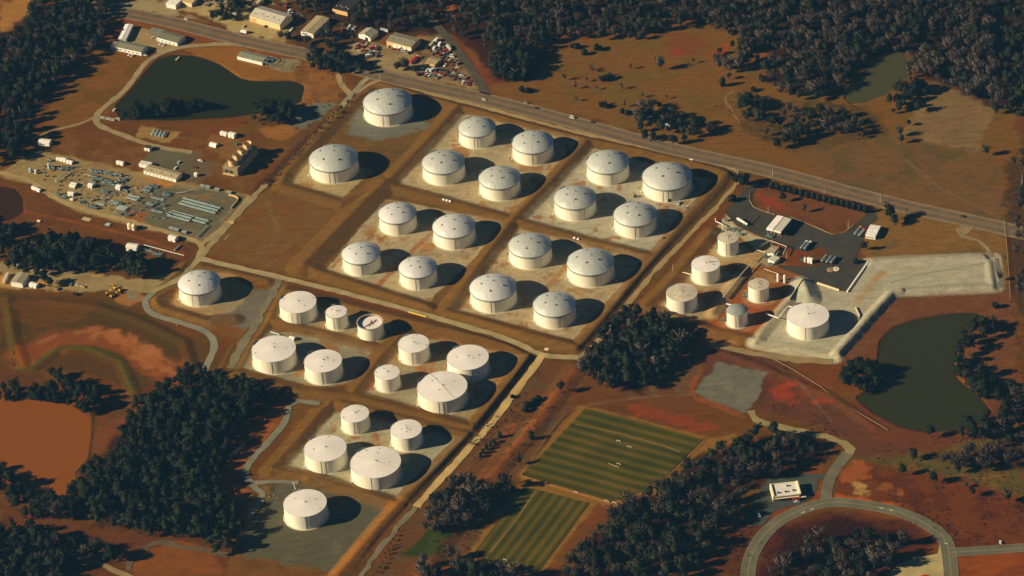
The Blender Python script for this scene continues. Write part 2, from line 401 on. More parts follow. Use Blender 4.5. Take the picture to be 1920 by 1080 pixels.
# ---- gravel pads inside the dikes
B2 = (152,100,54)
paint([(648,238),(690,185),(800,180),(800,235),(760,258),(700,262),(655,250)], (116,108,84), 4, 5, 0.9)
paint([(534,346),(590,285),(700,320),(640,373),(628,372)], (176,140,88), 1.5, 1.5, 1, c2=B2, bl=-0.04)
paint([(862,214),(905,218),(1084,262),(1066,292),(958,408),(738,348),(790,285)], TAN, 1.5, 1.5, 1, c2=B2, bl=-0.05)
paint([(1108,276),(1335,338),(1296,398),(1228,480),(976,412),(1040,345)], (180,154,112), 1.5, 1.5, 1, c2=B2, bl=-0.1)
paint([(722,374),(760,380),(950,415),(905,470),(798,570),(612,506),(690,410)], TAN, 1.5, 1.5, 1, c2=B2, bl=-0.04)
paint([(968,428),(1215,482),(1160,560),(1082,642),(838,582),(905,498)], TAN, 1.5, 1.5, 1, c2=B2, bl=-0.05)
stroke([(812,434),(776,468),(735,508),(700,545)], 6, (158,88,44), 1, 1, 0.8)
stroke([(780,460),(900,490)], 4, (168,110,60), 1, 1, 0.5)
stroke([(1088,470),(1020,545)], 6, (158,88,44), 1, 1, 0.6)
paint([(318,568),(352,512),(430,508),(470,545),(430,585),(380,595)], (172,126,72), 2, 2, 1, c2=(150,122,84))
paint([(536,556),(610,566),(735,602),(712,648),(650,640),(508,604)], (166,118,66), 2, 2, 1, c2=(142,122,88))
paint([(500,618),(560,625),(700,655),(660,715),(600,730),(440,688)], (144,124,88), 2, 2, 1, c2=(156,108,62), bl=-0.05)
paint([(752,640),(800,632),(985,670),(880,790),(668,740)], (158,128,84), 2, 2, 1, c2=(166,98,48), bl=0.02)
paint([(628,774),(700,782),(868,822),(820,885),(745,938),(640,910),(522,880)], (172,148,104), 2, 2, 1, c2=(156,122,76), bl=-0.08)
paint([(500,905),(600,905),(742,942),(700,1000),(625,1072),(455,1040),(440,1005),(500,930)], (98,86,62), 3, 4, 1, c2=(110,94,66), bl=-0.08)
# terminal
paint([(1330,445),(1378,380),(1362,400),(1376,420),(1405,436),(1445,450),(1420,470),(1380,440)], (188,158,108), 1.5, 1.5, 1)
paint([(1332,468),(1360,440),(1400,470),(1440,470),(1420,500),(1345,495)], (184,132,74), 3, 3, 0.9)
paint([(1415,495),(1440,455),(1470,470),(1455,500)], (158,130,86), 2, 2, 0.9)
for cx_, cy_, w_ in ((1324,520,44),(1366,472,34),(1279,578,46),(1423,556,34),(1383,604,34)):
    paint([(cx_+w_*math.cos(a), cy_+w_*0.6*math.sin(a)) for a in np.linspace(0, 6.28, 14)[:-1]], (170,138,90), 4, 2, 0.8)
paint([(1330,560),(1440,540),(1450,600),(1400,640),(1330,620)], (166,78,44), 4, 5, 0.6)
paint([(1600,490),(1628,490),(1866,480),(1872,545),(1690,550),(1672,552),(1560,676),(1415,645),(1500,545),(1530,530),(1590,550)], (178,154,114), 1.0, 1.0, 1, c2=(168,142,100), bl=-0.1)
paint([(1632,522),(1655,508),(1660,512),(1640,532)], (172,120,66), 2, 2, 0.8)
paint([(1600,560),(1635,530),(1640,540),(1610,575)], (176,130,74), 3, 3, 0.7)
stroke([(1670,530),(1730,514),(1800,502),(1855,492)], 2.2, (140,124,96), 1, 0.6, 0.8)
paint([(1345,678),(1438,698),(1425,735),(1398,776),(1300,735)], (114,102,78), 1.5, 2.5, 1, c2=(124,108,80))
stroke([(1315,690),(1297,738),(1350,762),(1395,782)], 5, (150,78,44), 2, 2, 0.8)
# playing fields: earth margins
paint([(1085,758),(1335,820),(1380,812),(1385,830),(1310,850),(1230,925),(1145,952),(1120,945),(1010,1085),(870,1045),(980,905),(970,893)], (140,92,46), 2, 2, 1)
paint([(815,988),(855,1002),(800,1052),(755,1040)], (58,64,34), 3, 3, 1)

for P4 in ([(862,214),(1084,262),(1066,292),(958,408),(738,348),(790,285)],[(1108,276),(1335,338),(1228,480),(976,412)],[(722,374),(950,415),(798,570),(612,506)],[(968,428),(1215,482),(1082,642),(838,582)],
           [(500,618),(700,655),(660,715),(440,688)],[(752,640),(985,670),(880,790),(668,740)],[(628,774),(868,822),(745,938),(522,880)],[(536,556),(735,602),(712,648),(508,604)]):
    P = gpoly(P4); sl = window(P, 4); d = poly_sd(GX[sl], GY[sl], P)
    e = fbm(GX[sl], GY[sl]*1.6, 26, 77); e2 = fbm(GX[sl]*1.5, GY[sl], 14, 78)
    ins = sst(d/4)
    mix(sl, galb((156,140,106)), ins*sst((e-.58)*8)*.35)
    mix(sl, galb((150,88,48)), ins*sst((e2-.60)*12)*sst((.5-e)*6+.5)*.8)
    mix(sl, galb((128,100,66)), ins*sst((n_t[sl]-.62)*9)*.35)
# faint wheel tracks
for tr in ([(880,214),(830,270),(800,300),(770,340)],[(1100,300),(1040,360),(1000,408)],[(730,385),(690,440),(640,500)],[(985,440),(930,510),(870,575)],[(640,790),(600,830),(560,880)],[(760,650),(720,700),(690,735)],
           [(500,380),(520,440),(470,490)],[(600,390),(560,440),(500,500)],[(1700,300),(1760,350),(1860,400)],[(1100,760),(1200,745),(1300,740)],[(1460,690),(1500,720),(1560,790)],[(860,890),(900,850),(960,790)],[(280,250),(360,262),(440,280)]):
    for o in (-3, 3): stroke([(x+o, y+o*.3) for x, y in tr], 1.4, (142,106,68), 1, .5, .35)
# ---- dikes and slopes (real relief)
BC = (118,80,46)
berm([(700,152),(860,198),(1105,262),(1290,305),(1362,326),(1345,352),(1290,410),(1225,488),(1085,652)], 2.6, 2.5, 8.5, BC)
berm([(700,152),(650,205),(535,330),(528,350),(640,382),(712,352)], 2.6, 2, 8, BC)
berm([(860,200),(800,268),(724,346)], 3.0, 2.5, 9, BC)
berm([(722,346),(700,366),(635,432),(568,502)], 4.2, 2.5, 12.5, BC)
berm([(572,500),(600,514),(800,578)], 3.0, 2, 8, BC)
berm([(1098,270),(1030,345),(962,414),(900,498),(835,588),(1084,655)], 3.4, 2, 8.5, BC)
berm([(724,348),(850,382),(962,414),(1100,452),(1226,484)], 2.4, 2, 7.5, BC)
berm([(352,500),(290,563),(300,580),(390,606),(440,600)], 2.6, 2, 8, BC)
berm([(352,500),(430,505),(520,530)], 1.5, 2, 6, BC)
berm([(528,546),(500,600),(620,632),(716,655),(755,618)], 2.2, 2, 7, BC)
berm([(528,546),(700,588),(1000,662),(955,722),(885,805),(780,778),(660,745),(560,735),(428,698),(452,655),(500,600)], 3.0, 2, 9, BC)
berm([(760,622),(716,668),(660,742)], 2.6, 2, 8, BC)
berm([(612,762),(560,825),(508,882),(600,902),(748,948),(880,818),(640,758)], 2.8, 2, 8.5, BC)
berm([(508,890),(470,960),(435,1008)], 2.4, 2, 7.5, BC)
berm([(748,948),(715,985),(640,1075),(620,1100)], 3.2, 2, 8, (160,96,48))
berm([(1336,436),(1300,480),(1245,545),(1212,575)], 3.0, 2, 8, BC)
berm([(1212,575),(1330,620),(1420,640)], 2.2, 2, 7, BC)
berm([(1385,522),(1356,558),(1335,590)], 2.6, 1.5, 6.5, (178,140,88))
berm([(1505,532),(1480,565),(1432,622),(1416,645)], 2.2, 2.0, 5.5, (178,152,110))
berm([(1690,548),(1672,552),(1620,608),(1563,672)], 3.6, 4.0, 5.4, (178,154,114))
berm([(1563,672),(1415,645)], 1.0, 4, 7, (196,168,118))
berm([(1505,532),(1516,560)], 5.0, 1, 10, (180,160,120))
mound([(1640,498),(1856,490),(1858,530),(1690,540),(1615,560)], 0.1, 8)
berm([(1628,493),(1700,488),(1862,483),(1866,540),(1690,547)], 2.2, 2.2, 7, (174,150,112))
berm([(1080,690),(1000,800),(880,940),(790,1080)], 2.2, 3, 9, None)
berm([(1095,755),(1060,790),(970,890)], -0.0, 1, 2, None)
for pts_, h_ in (([(20,575),(90,565),(180,575),(260,600),(345,640),(362,690)], 1.3), ([(15,560),(28,640),(48,690),(60,690),(110,655),(170,655),(225,680),(250,735)], 1.2)):
    berm([tuple(p) for p in pts_], h_, 1, 5.5, None)
berm([(1335,648),(1560,745),(1640,800)], 1.2, 2, 5, None)

# ponds: sunk beds
PONDS = {
 'upper': [(222,196),(262,150),(300,110),(330,104),(370,107),(410,122),(450,148),(500,152),(545,152),(566,162),(560,188),(530,200),(440,216),(330,222),(232,220)],
 'orange': [(-40,750),(40,747),(90,746),(140,757),(165,778),(166,810),(158,862),(140,880),(135,912),(95,940),(60,933),(22,905),(-40,880)],
 'right': [(1720,600),(1790,588),(1830,589),(1846,598),(1800,640),(1785,678),(1790,708),(1830,740),(1852,768),(1838,790),(1800,800),(1740,807),(1690,796),(1640,770),(1612,745),(1640,725),(1650,690),(1655,640),(1680,614)],
 'far': [(1588,182),(1600,162),(1622,142),(1640,118),(1668,104),(1690,97),(1701,118),(1697,145),(1660,172),(1620,188),(1598,190)],
 'small': [(-40,346),(25,355),(38,372),(39,396),(15,410),(-40,412)]}
for k, P in PONDS.items():
    stroke(P + [P[0]], 5, (96,48,32) if k != 'upper' else (92,60,38), 2, 1, 0.9)
    mound(P, -2.0, 4.5)
stroke([(95,746),(150,760),(170,785),(168,830),(160,865),(138,890),(135,915)], 5, (58,48,34), 2, 2, .9)
def poly_area(P):
    x, y = P[:,0], P[:,1]; return 0.5*np.sum(x*np.roll(y,-1)-np.roll(x,-1)*y)
# ---------------------------------------------------------------- roads (flatten the ground below them first)
ROADS = []
def road(name, pts, w, c, label=None, jag=0.0, mark=None, z=0.10, flat=True, smooth=True):
    P = gpoly(pts)
    P = smooth_line(P, 6) if smooth else P
    if flat:
        sl = window(P, w/2+8); d = line_dist(GX[sl], GY[sl], P)
        GZ[sl] *= np.clip((d - w/2 - 1.5)/5, 0, 1)
    ROADS.append((name, P, w, c, jag, mark, z))
ASPH=(112,100,82); ASPD=(72,70,66); GRV=(176,150,106); GRG=(138,126,98)
road('highway', [(150,-6),(215,19),(330,44),(455,76),(575,102),(640,120),(700,138),(800,162),(905,185),(1070,228),(1250,277),(1440,320),(1600,363),(1700,388),(1850,421),(1960,448)], 17, (112,92,72), mark='highway', z=0.14)
road('road', [(770,-10),(800,25),(850,85),(890,140),(913,180)], 9, (88,80,68), z=0.10)
road('road', [(640,158),(662,176),(690,160),(725,150),(800,173),(900,199),(1100,252),(1300,292),(1368,314),(1384,334),(1350,380),(1225,512),(1162,590),(1115,645),(1086,670)], 5.0, (164,132,86), jag=0.6, z=0.12)
road('road', [(633,138),(642,164),(658,180)], 5, (160,132,92), jag=0.5, z=0.11)
road('road', [(700,138),(676,160),(656,182),(640,200)], 6.5, (150,134,100), jag=0.5, z=0.13)
road('road', [(500,345),(480,365),(420,430),(375,482),(340,520),(285,548)], 6.5, (158,134,90), jag=0.5, z=0.13)
road('road', [(370,484),(400,491),(520,519),(640,548),(800,591),(940,632),(1000,658),(1030,668),(1086,671)], 6.5, (168,144,98), jag=0.4, z=0.15)
road('road', [(528,520),(505,560),(480,610),(452,650),(432,690)], 8, (126,112,86), jag=1.2, z=0.11)
road('road', [(1018,664),(1000,690),(960,742),(920,795),(880,840),(830,895),(780,950)], 7.0, (196,158,98), jag=0.5, z=0.16)
road('road', [(780,950),(745,990),(712,1030),(670,1090)], 5.5, (122,108,82), jag=0.8, z=0.12)
road('road', [(290,545),(272,565),(285,588),(335,604),(385,622),(402,648),(390,680),(382,700)], 6.5, (136,128,104), jag=0.3, z=0.12)
road('road', [(600,757),(560,752),(543,760),(535,790),(500,832),(467,868),(458,890),(480,915),(492,925),(482,950),(465,972)], 6, (128,120,96), jag=0.5, z=0.12)
road('road', [(478,905),(520,903),(560,905)], 5, (128,120,96), jag=0.5, z=0.13)
road('road', [(-20,500),(80,512),(200,530),(290,545)], 12, (150,124,80), jag=1.0, z=0.11)
road('road', [(560,105),(520,96),(450,84),(400,83),(340,89),(300,101),(270,122),(235,168),(190,206),(180,225),(192,238),(240,257),(294,275),(360,286)], 6.5, (158,132,92), jag=0.4, z=0.12)
road('road', [(182,218),(150,232),(100,245),(60,262)], 4.5, (148,122,82), jag=0.4, z=0.14)
road('road', [(-20,322),(20,328),(60,342),(105,372),(160,394),(230,412),(330,440),(376,458),(372,484)], 6, (170,140,90), jag=0.6, z=0.14)
road('road', [(376,460),(420,425),(470,368)], 6, (166,138,90), jag=0.6, z=0.11)
road('road', [(1400,1095),(1408,1045),(1435,1000),(1480,966),(1550,943),(1620,947),(1690,962),(1745,988),(1775,1020),(1785,1095)], 11.5, (108,102,82), mark='loop', z=0.14)
road('road', [(1548,946),(1553,905),(1572,872),(1590,850)], 10, (112,102,80), z=0.12)
road('road', [(1590,856),(1596,842),(1582,830),(1520,812),(1450,797),(1418,788),(1408,770)], 7.5, (148,126,84), jag=0.8, z=0.11)
road('road', [(1780,1036),(1850,1032),(1960,1024)], 10, (106,98,80), mark='loop', z=0.12)
road('road', [(1330,645),(1400,660),(1470,672),(1560,678)], 7, (150,124,82), jag=1.0, z=0.11)
road('road', [(120,1035),(180,1055),(235,1078),(270,1092)], 5, (146,120,82), jag=.6, z=.11)
road('road', [(238,1070),(246,1045),(262,1030),(300,1018),(350,1026),(400,1034),(430,1042)], 6, (104,84,66), jag=.8, z=.12)
road('path', [(1862,482),(1850,465),(1835,452),(1805,442),(1800,432),(1810,415)], 3.6, (140,120,88), jag=0.6, z=0.12)
road('path', [(1378,168),(1362,180),(1360,190),(1372,205),(1388,232)], 2.6, (140,100,70), jag=0.6, z=0.12)
road('path', [(1868,484),(1872,510),(1878,540)], 4, (120,112,90), jag=0.6, z=0.12)

def pave(name, pts, c, z, step=0, var=0.12, obj_scale=0.05):
    P = gpoly(pts); sl = window(P, 8); d = poly_sd(GX[sl], GY[sl], P)
    GZ[sl] *= np.clip((-d - 1.0)/4, 0, 1)
    ROADS.append((name, P, None, c, 0, None, z))
pave('pavement', [(1358,398),(1400,352),(1424,342),(1412,362),(1408,378),(1414,390),(1432,400),(1456,403),(1484,408),(1525,427),(1560,439),(1578,438),(1600,424),(1624,402),(1640,398),(1646,410),(1622,430),(1618,455),(1604,482),(1626,490),(1589,547),(1545,534),(1505,518),(1462,502),(1456,496),(1500,501),(1540,498),(1556,486),(1552,472),(1538,462),(1512,472),(1478,466),(1450,455),(1425,441),(1400,432),(1380,421)], (72,68,62), 0.12)
pave('pavement', [(1398,962),(1440,898),(1470,893),(1500,888),(1548,890),(1549,896),(1534,899),(1533,915),(1520,935),(1500,946),(1470,952),(1450,960),(1430,985),(1404,986)], (74,78,70), 0.10)
pave('pavement', [(505,108),(560,112),(566,118),(548,137),(520,133),(505,126)], (136,116,82), 0.10)
pave('pavement', [(228,60),(262,52),(345,68),(352,84),(300,100),(284,94),(272,100),(250,82)], (158,128,84), 0.08)
pave('pavement', [(1648,1095),(1684,1058),(1720,1044),(1758,1038),(1764,1010),(1770,1040),(1778,1095)], (176,152,100), 0.10)
pave('pavement', [(1655,372),(1700,380),(1715,386),(1660,392),(1645,385)], (128,112,86), 0.09)
pave('pavement', [(1792,430),(1812,418),(1828,424),(1812,440),(1796,438)], (158,128,86), 0.09)

# ---------------------------------------------------------------- finish ground
GC *= (0.93 + 0.14*n_sm + 0.10*n_t - 0.05)[..., None]
GZ += (n_mid - 1.0)*0.3*(GZ == 0)
sl_ = GC.shape[1]; nrow, ncol = GX.shape
V = np.stack([GX, GY, GZ], -1).reshape(-1, 3)
idx = np.arange(nrow*ncol).reshape(nrow, ncol)
Q = np.stack([idx[:-1,:-1], idx[:-1,1:], idx[1:,1:], idx[1:,:-1]], -1).reshape(-1, 4)
gm = bpy.data.materials.new('soil'); gm.use_nodes = True
n = gm.node_tree.nodes; l = gm.node_tree.links; b = n['Principled BSDF']
b.inputs['Roughness'].default_value = 1.0; b.inputs['Specular IOR Level'].default_value = 0.0
at = n.new('ShaderNodeAttribute'); at.attribute_name = 'earth'
geo = n.new('ShaderNodeNewGeometry')
def noise_node(scale, detail, stretch=None):
    no = n.new('ShaderNodeTexNoise'); no.inputs['Scale'].default_value = scale; no.inputs['Detail'].default_value = detail
    mp = n.new('ShaderNodeMapping'); mp.inputs['Scale'].default_value = stretch or (1,1,1)
    if stretch: mp.inputs['Rotation'].default_value = (0, 0, rad(25))
    l.new(geo.outputs['Position'], mp.inputs[0]); l.new(mp.outputs[0], no.inputs['Vector']); return no
n1 = noise_node(0.35, 6); n2 = noise_node(0.06, 5, (1, 3.2, 1)); n3 = noise_node(1.1, 3)
mr = []
for q, lo, hi in ((n1, 0.88, 1.12), (n2, 0.86, 1.14), (n3, 0.94, 1.06)):
    r_ = n.new('ShaderNodeMapRange'); r_.inputs['From Min'].default_value = 0.3; r_.inputs['From Max'].default_value = 0.7
    r_.inputs['To Min'].default_value = lo; r_.inputs['To Max'].default_value = hi; l.new(q.outputs[0], r_.inputs['Value']); mr.append(r_)
m1 = n.new('ShaderNodeMath'); m1.operation = 'MULTIPLY'; l.new(mr[0].outputs[0], m1.inputs[0]); l.new(mr[1].outputs[0], m1.inputs[1])
m2 = n.new('ShaderNodeMath'); m2.operation = 'MULTIPLY'; l.new(m1.outputs[0], m2.inputs[0]); l.new(mr[2].outputs[0], m2.inputs[1])
vs = n.new('ShaderNodeVectorMath'); vs.operation = 'SCALE'; l.new(at.outputs['Color'], vs.inputs[0]); l.new(m2.outputs[0], vs.inputs['Scale'])
l.new(vs.outputs[0], b.inputs['Base Color'])
bmp = n.new('ShaderNodeBump'); bmp.inputs['Strength'].default_value = 0.5; bmp.inputs['Distance'].default_value = 0.5
l.new(n1.outputs[0], bmp.inputs['Height']); l.new(bmp.outputs[0], b.inputs['Normal'])
me = np_mesh('ground', V, f4=Q, m=gm)
ca = me.attributes.new('earth', 'FLOAT_COLOR', 'POINT')
ca.data.foreach_set('color', np.concatenate([GC.reshape(-1,3), np.ones((nrow*ncol,1))], 1).astype(np.float32).ravel())
me.polygons.foreach_set('use_smooth', np.ones(len(Q), bool))
ground = bpy.data.objects.new('ground', me); COL.objects.link(ground); tag(ground, kind='structure')

# ---------------------------------------------------------------- lay roads
def ribbon(P, w, z, jag=0.0, off=0.0, w_fn=None):
    t = np.gradient(P, axis=0); t /= np.linalg.norm(t, axis=1)[:, None] + 1e-9
    nn = np.stack([-t[:,1], t[:,0]], 1); k = len(P)
    jl = nr.normal(0, jag, k) if jag else np.zeros(k); jr = nr.normal(0, jag, k) if jag else np.zeros(k)
    L = P + nn*(w/2 + off + jl)[:, None] if jag else P + nn*(w/2 + off)
    Rr = P - nn*(w/2 - off + jr)[:, None] if jag else P - nn*(w/2 - off)
    V = [(p[0], p[1], z) for p in L] + [(p[0], p[1], z) for p in Rr]
    return V, [(i, k+i, k+i+1, i+1) for i in range(k-1)]
MARK = mat('road_paint', (160,140,112), 0.8, var=0.1)
road_mats = {}
for (name, P, w, c, jag, mark, z) in ROADS:
    if c not in road_mats: road_mats[c] = mat('surface_' + name, c, 0.95, var=0.22, scale=0.08, spec=0.1, obj=False)
    m_ = road_mats[c]
    if w is None:
        import mathutils.geometry as mg
        if jag == 0: pass
        tri = mg.tessellate_polygon([[Vector((p[0], p[1], 0)) for p in P]])
        a = MB(); a.add([(p[0], p[1], z) for p in P], [])
        fs = []
        for t in tri:
            i, j, k = t
            ar = (P[j][0]-P[i][0])*(P[k][1]-P[i][1]) - (P[k][0]-P[i][0])*(P[j][1]-P[i][1])
            fs.append((i, j, k) if ar > 0 else (i, k, j))
        a.f = fs; tag(a.build(name, m_), kind='structure'); continue
    a = MB(); a.add(*ribbon(P, w, z, jag)); o = a.build(name, m_); tag(o, kind='structure')
    if mark == 'highway':
        med = MB(); med.add(*ribbon(P, 2.6, z+0.03)); tag(med.build('median', mat('median_soil', (128,94,62), 0.95)), kind='structure')
        a = MB()
        for off, ww in ((-7.6,0.22),(7.6,0.22),(-1.7,0.22),(1.7,0.22)): a.add(*ribbon(P, ww, z+0.04, off=off))
        tag(a.build('road_marking', MARK), kind='structure')
        for off in (-9.5, 9.5):
            v = MB(); v.add(*ribbon(P, 2.4, z-0.04, 0.25, off=off)); tag(v.build('shoulder', mat('shoulder_gravel', (140,112,78), 0.95)), kind='structure')
    if mark == 'loop':
        a = MB()
        for off in (-w/2-0.2, w/2+0.2): a.add(*ribbon(P, 0.4, z+0.12, off=off))
        tag(a.build('kerb', mat('kerb_concrete', (150,130,98), 0.9)), kind='structure')
        a = MB(); a.add(*ribbon(P, 0.35, z+0.03, off=0.4)); a.add(*ribbon(P, 0.35, z+0.03, off=-0.4))
        tag(a.build('road_marking', mat('yellow_paint', (150,130,80), 0.8)), kind='structure')

# ---------------------------------------------------------------- ponds
WCOL = {'upper': (46,50,40), 'orange': (136,78,29), 'right': (54,56,46), 'far': (74,72,52), 'small': (62,46,34)}
for k, Pp in PONDS.items():
    P = smooth_line(gpoly(Pp), 4, closed=True)
    c = P.mean(0)
    d = P - c; P = c + d * (1 + 2.2/np.linalg.norm(d, axis=1))[:, None]
    m_ = bpy.data.materials.new('water_' + k); m_.use_nodes = True; wb = m_.node_tree.nodes['Principled BSDF']
    wb.inputs['Base Color'].default_value = (*alb(WCOL[k]), 1); wb.inputs['Roughness'].default_value = 0.3
    wb.inputs['Specular IOR Level'].default_value = 0.12
    nn_ = m_.node_tree.nodes.new('ShaderNodeTexNoise'); nn_.inputs['Scale'].default_value = 0.5
    bb_ = m_.node_tree.nodes.new('ShaderNodeBump'); bb_.inputs['Strength'].default_value = 0.15; bb_.inputs['Distance'].default_value = 0.1
    m_.node_tree.links.new(nn_.outputs[0], bb_.inputs['Height']); m_.node_tree.links.new(bb_.outputs[0], wb.inputs['Normal'])
    a = MB(); a.add([(p[0], p[1], -0.75) for p in P], [])
    import mathutils.geometry as mg
    fs = []
    for i, j, q in mg.tessellate_polygon([[Vector((p[0], p[1], 0)) for p in P]]):
        ar = (P[j][0]-P[i][0])*(P[q][1]-P[i][1]) - (P[q][0]-P[i][0])*(P[j][1]-P[i][1])
        fs.append((i, j, q) if ar > 0 else (i, q, j))
    a.f = fs; tag(a.build('water', m_), kind='structure')

# ---------------------------------------------------------------- playing fields (mown stripes)
def turf(pts, ang_px, stripe, label):
    P = gpoly(pts); a = gp(*ang_px[0]); b_ = gp(*ang_px[1]); d = (b_-a)[:2]; ang = math.atan2(d[1], d[0])
    m_ = bpy.data.materials.new('mown_turf'); m_.use_nodes = True; n = m_.node_tree.nodes; l = m_.node_tree.links; b = n['Principled BSDF']
    b.inputs['Roughness'].default_value = 1; b.inputs['Specular IOR Level'].default_value = 0
    geo = n.new('ShaderNodeNewGeometry'); mp = n.new('ShaderNodeMapping'); mp.vector_type = 'POINT'
    mp.inputs['Rotation'].default_value = (0, 0, -ang); l.new(geo.outputs['Position'], mp.inputs[0])
    wv = n.new('ShaderNodeTexWave'); wv.wave_type = 'BANDS'; wv.bands_direction = 'Y'; wv.inputs['Scale'].default_value = 0.314/stripe
    wv.inputs['Distortion'].default_value = 0.9; wv.inputs['Detail'].default_value = 2; wv.inputs['Detail Scale'].default_value = 0.6
    l.new(mp.outputs[0], wv.inputs['Vector'])
    no = n.new('ShaderNodeTexNoise'); no.inputs['Scale'].default_value = 0.035; no.inputs['Detail'].default_value = 6; l.new(geo.outputs['Position'], no.inputs['Vector'])
    nf = n.new('ShaderNodeTexNoise'); nf.inputs['Scale'].default_value = 0.5; nf.inputs['Detail'].default_value = 5; l.new(geo.outputs['Position'], nf.inputs['Vector'])
    ad = n.new('ShaderNodeMath'); ad.operation = 'MULTIPLY_ADD'; l.new(wv.outputs['Fac'], ad.inputs[0]); ad.inputs[1].default_value = 0.30
    ns = n.new('ShaderNodeMath'); ns.operation = 'MULTIPLY'; l.new(no.outputs[0], ns.inputs[0]); ns.inputs[1].default_value = .5; l.new(ns.outputs[0], ad.inputs[2])
    a2 = n.new('ShaderNodeMath'); a2.operation = 'MULTIPLY_ADD'; l.new(nf.outputs[0], a2.inputs[0]); a2.inputs[1].default_value = 0.34; l.new(ad.outputs[0], a2.inputs[2])
    wf = n.new('ShaderNodeTexWave'); wf.bands_direction = 'Y'; wf.inputs['Scale'].default_value = 0.314/(stripe*.27); wf.inputs['Distortion'].default_value = 1.0; wf.inputs['Detail'].default_value = 1; l.new(mp.outputs[0], wf.inputs['Vector'])
    a3 = n.new('ShaderNodeMath'); a3.operation = 'MULTIPLY_ADD'; l.new(wf.outputs['Fac'], a3.inputs[0]); a3.inputs[1].default_value = 0.12; l.new(a2.outputs[0], a3.inputs[2]); a2 = a3
    cr = n.new('ShaderNodeValToRGB'); l.new(a2.outputs[0], cr.inputs[0])
    e = cr.color_ramp.elements; e[0].position = 0.40; e[0].color = (*alb((60,62,38)), 1); e[1].position = 0.92; e[1].color = (*alb((112,88,50)), 1)
    x = e.new(0.62); x.color = (*alb((78,74,42)), 1)
    l.new(cr.outputs[0], b.inputs['Base Color'])
    N = 1; A = MB(); A.add([(p[0], p[1], 0.1) for p in P], [tuple(range(len(P)))[::-1] if poly_area(P) < 0 else tuple(range(len(P)))])
    tag(A.build('grass_field', m_), kind='structure')


turf([(1098,765),(1200,790),(1320,824),(1270,872),(1232,914),(1185,932),(1143,944),(1060,918),(977,892),(1030,838)], ((1096,764),(1322,824)), 11, 0)
turf([(984,912),(1045,928),(1106,943),(1060,1005),(1006,1078),(945,1060),(886,1040),(935,975)], ((985,912),(885,1040)), 9, 0)
# chalk lines and sand wear on the fields
for pts_, w_, c_ in (([(1080,795),(1160,812),(1250,838),(1275,848)], 1.1, (130,104,58)), ([(1003,922),(968,975),(920,1035)], 1.2, (130,104,58)), ([(1140,869),(1160,876)], 1.0, (186,160,110)),
                     ([(977,893),(1143,943)], 3.0, (160,104,54)), ([(1322,824),(1228,918),(1143,945)], 2.6, (150,96,50))):
    a = MB(); a.add(*ribbon(gpoly(pts_), w_, 0.16, 0.2)); tag(a.build('worn_path', mat('worn_soil', c_, 1.0)), kind='structure')
# ---------------------------------------------------------------- storage tanks
WALL_H = 14.4
M_SHELL = mat('white_tank_paint', (244,224,186), 0.55, var=0.06, scale=0.12, stretch=(1,1,0.25))
M_ROOF = mat('white_roof_paint', (240,220,196), 0.6, var=0.05, scale=0.1)
M_ROOFD = mat('weathered_roof', (206,184,150), 0.75, var=0.25, scale=0.12)
M_ROOFG = mat('grey_roof', (150,148,132), 0.7, var=0.2, scale=0.3)
M_DOME = mat('aluminium_dome', (0.64,0.69,0.63), 0.5, metal=0.4, var=0.10, scale=0.22, seen=False)
M_DOME2 = mat('bright_aluminium_dome', (0.74,0.77,0.74), 0.5, metal=0.3, var=0.08, scale=0.22, seen=False)
M_DARK = mat('dark_opening', (0.02,0.02,0.02), 0.9, seen=False)
M_STEEL = mat('grey_steel', (176,168,148), 0.6, metal=0.2)
M_DKSTEEL = mat('dull_steel', (110,112,100), 0.7, metal=0.2)
M_RUST = mat('rusty_steel', (140,74,44), 0.9, var=0.3)
M_SEAM = mat('seam_line', (176,156,128), 0.8)

def course_lines(m, step=2.4, dark=.90):
    """plate seams and rain streaks on a shell"""
    n = m.node_tree.nodes; l = m.node_tree.links; b = n['Principled BSDF']; src = b.inputs['Base Color'].links[0].from_socket
    tc = n.new('ShaderNodeTexCoord'); sp = n.new('ShaderNodeSeparateXYZ'); l.new(tc.outputs['Object'], sp.inputs[0])
    q = n.new('ShaderNodeMath'); q.operation = 'DIVIDE'; l.new(sp.outputs['Z'], q.inputs[0]); q.inputs[1].default_value = step
    f = n.new('ShaderNodeMath'); f.operation = 'FRACT'; l.new(q.outputs[0], f.inputs[0])
    g = n.new('ShaderNodeMath'); g.operation = 'LESS_THAN'; l.new(f.outputs[0], g.inputs[0]); g.inputs[1].default_value = .07
    mr = n.new('ShaderNodeMapRange'); l.new(g.outputs[0], mr.inputs['Value']); mr.inputs['To Min'].default_value = 1; mr.inputs['To Max'].default_value = dark
    mp = n.new('ShaderNodeMapping'); mp.inputs['Scale'].default_value = (1.2,1.2,.05); l.new(tc.outputs['Object'], mp.inputs[0])
    no = n.new('ShaderNodeTexNoise'); no.inputs['Scale'].default_value = 1.0; no.inputs['Detail'].default_value = 4; l.new(mp.outputs[0], no.inputs['Vector'])
    m2 = n.new('ShaderNodeMapRange'); l.new(no.outputs[0], m2.inputs['Value']); m2.inputs['From Min'].default_value = .35; m2.inputs['From Max'].default_value = .7; m2.inputs['To Min'].default_value = 1.05; m2.inputs['To Max'].default_value = .90
    mu = n.new('ShaderNodeMath'); mu.operation = 'MULTIPLY'; l.new(mr.outputs[0], mu.inputs[0]); l.new(m2.outputs[0], mu.inputs[1])
    vs = n.new('ShaderNodeVectorMath'); vs.operation = 'SCALE'; l.new(src, vs.inputs[0]); l.new(mu.outputs[0], vs.inputs['Scale']); l.new(vs.outputs[0], b.inputs['Base Color'])
course_lines(M_SHELL)
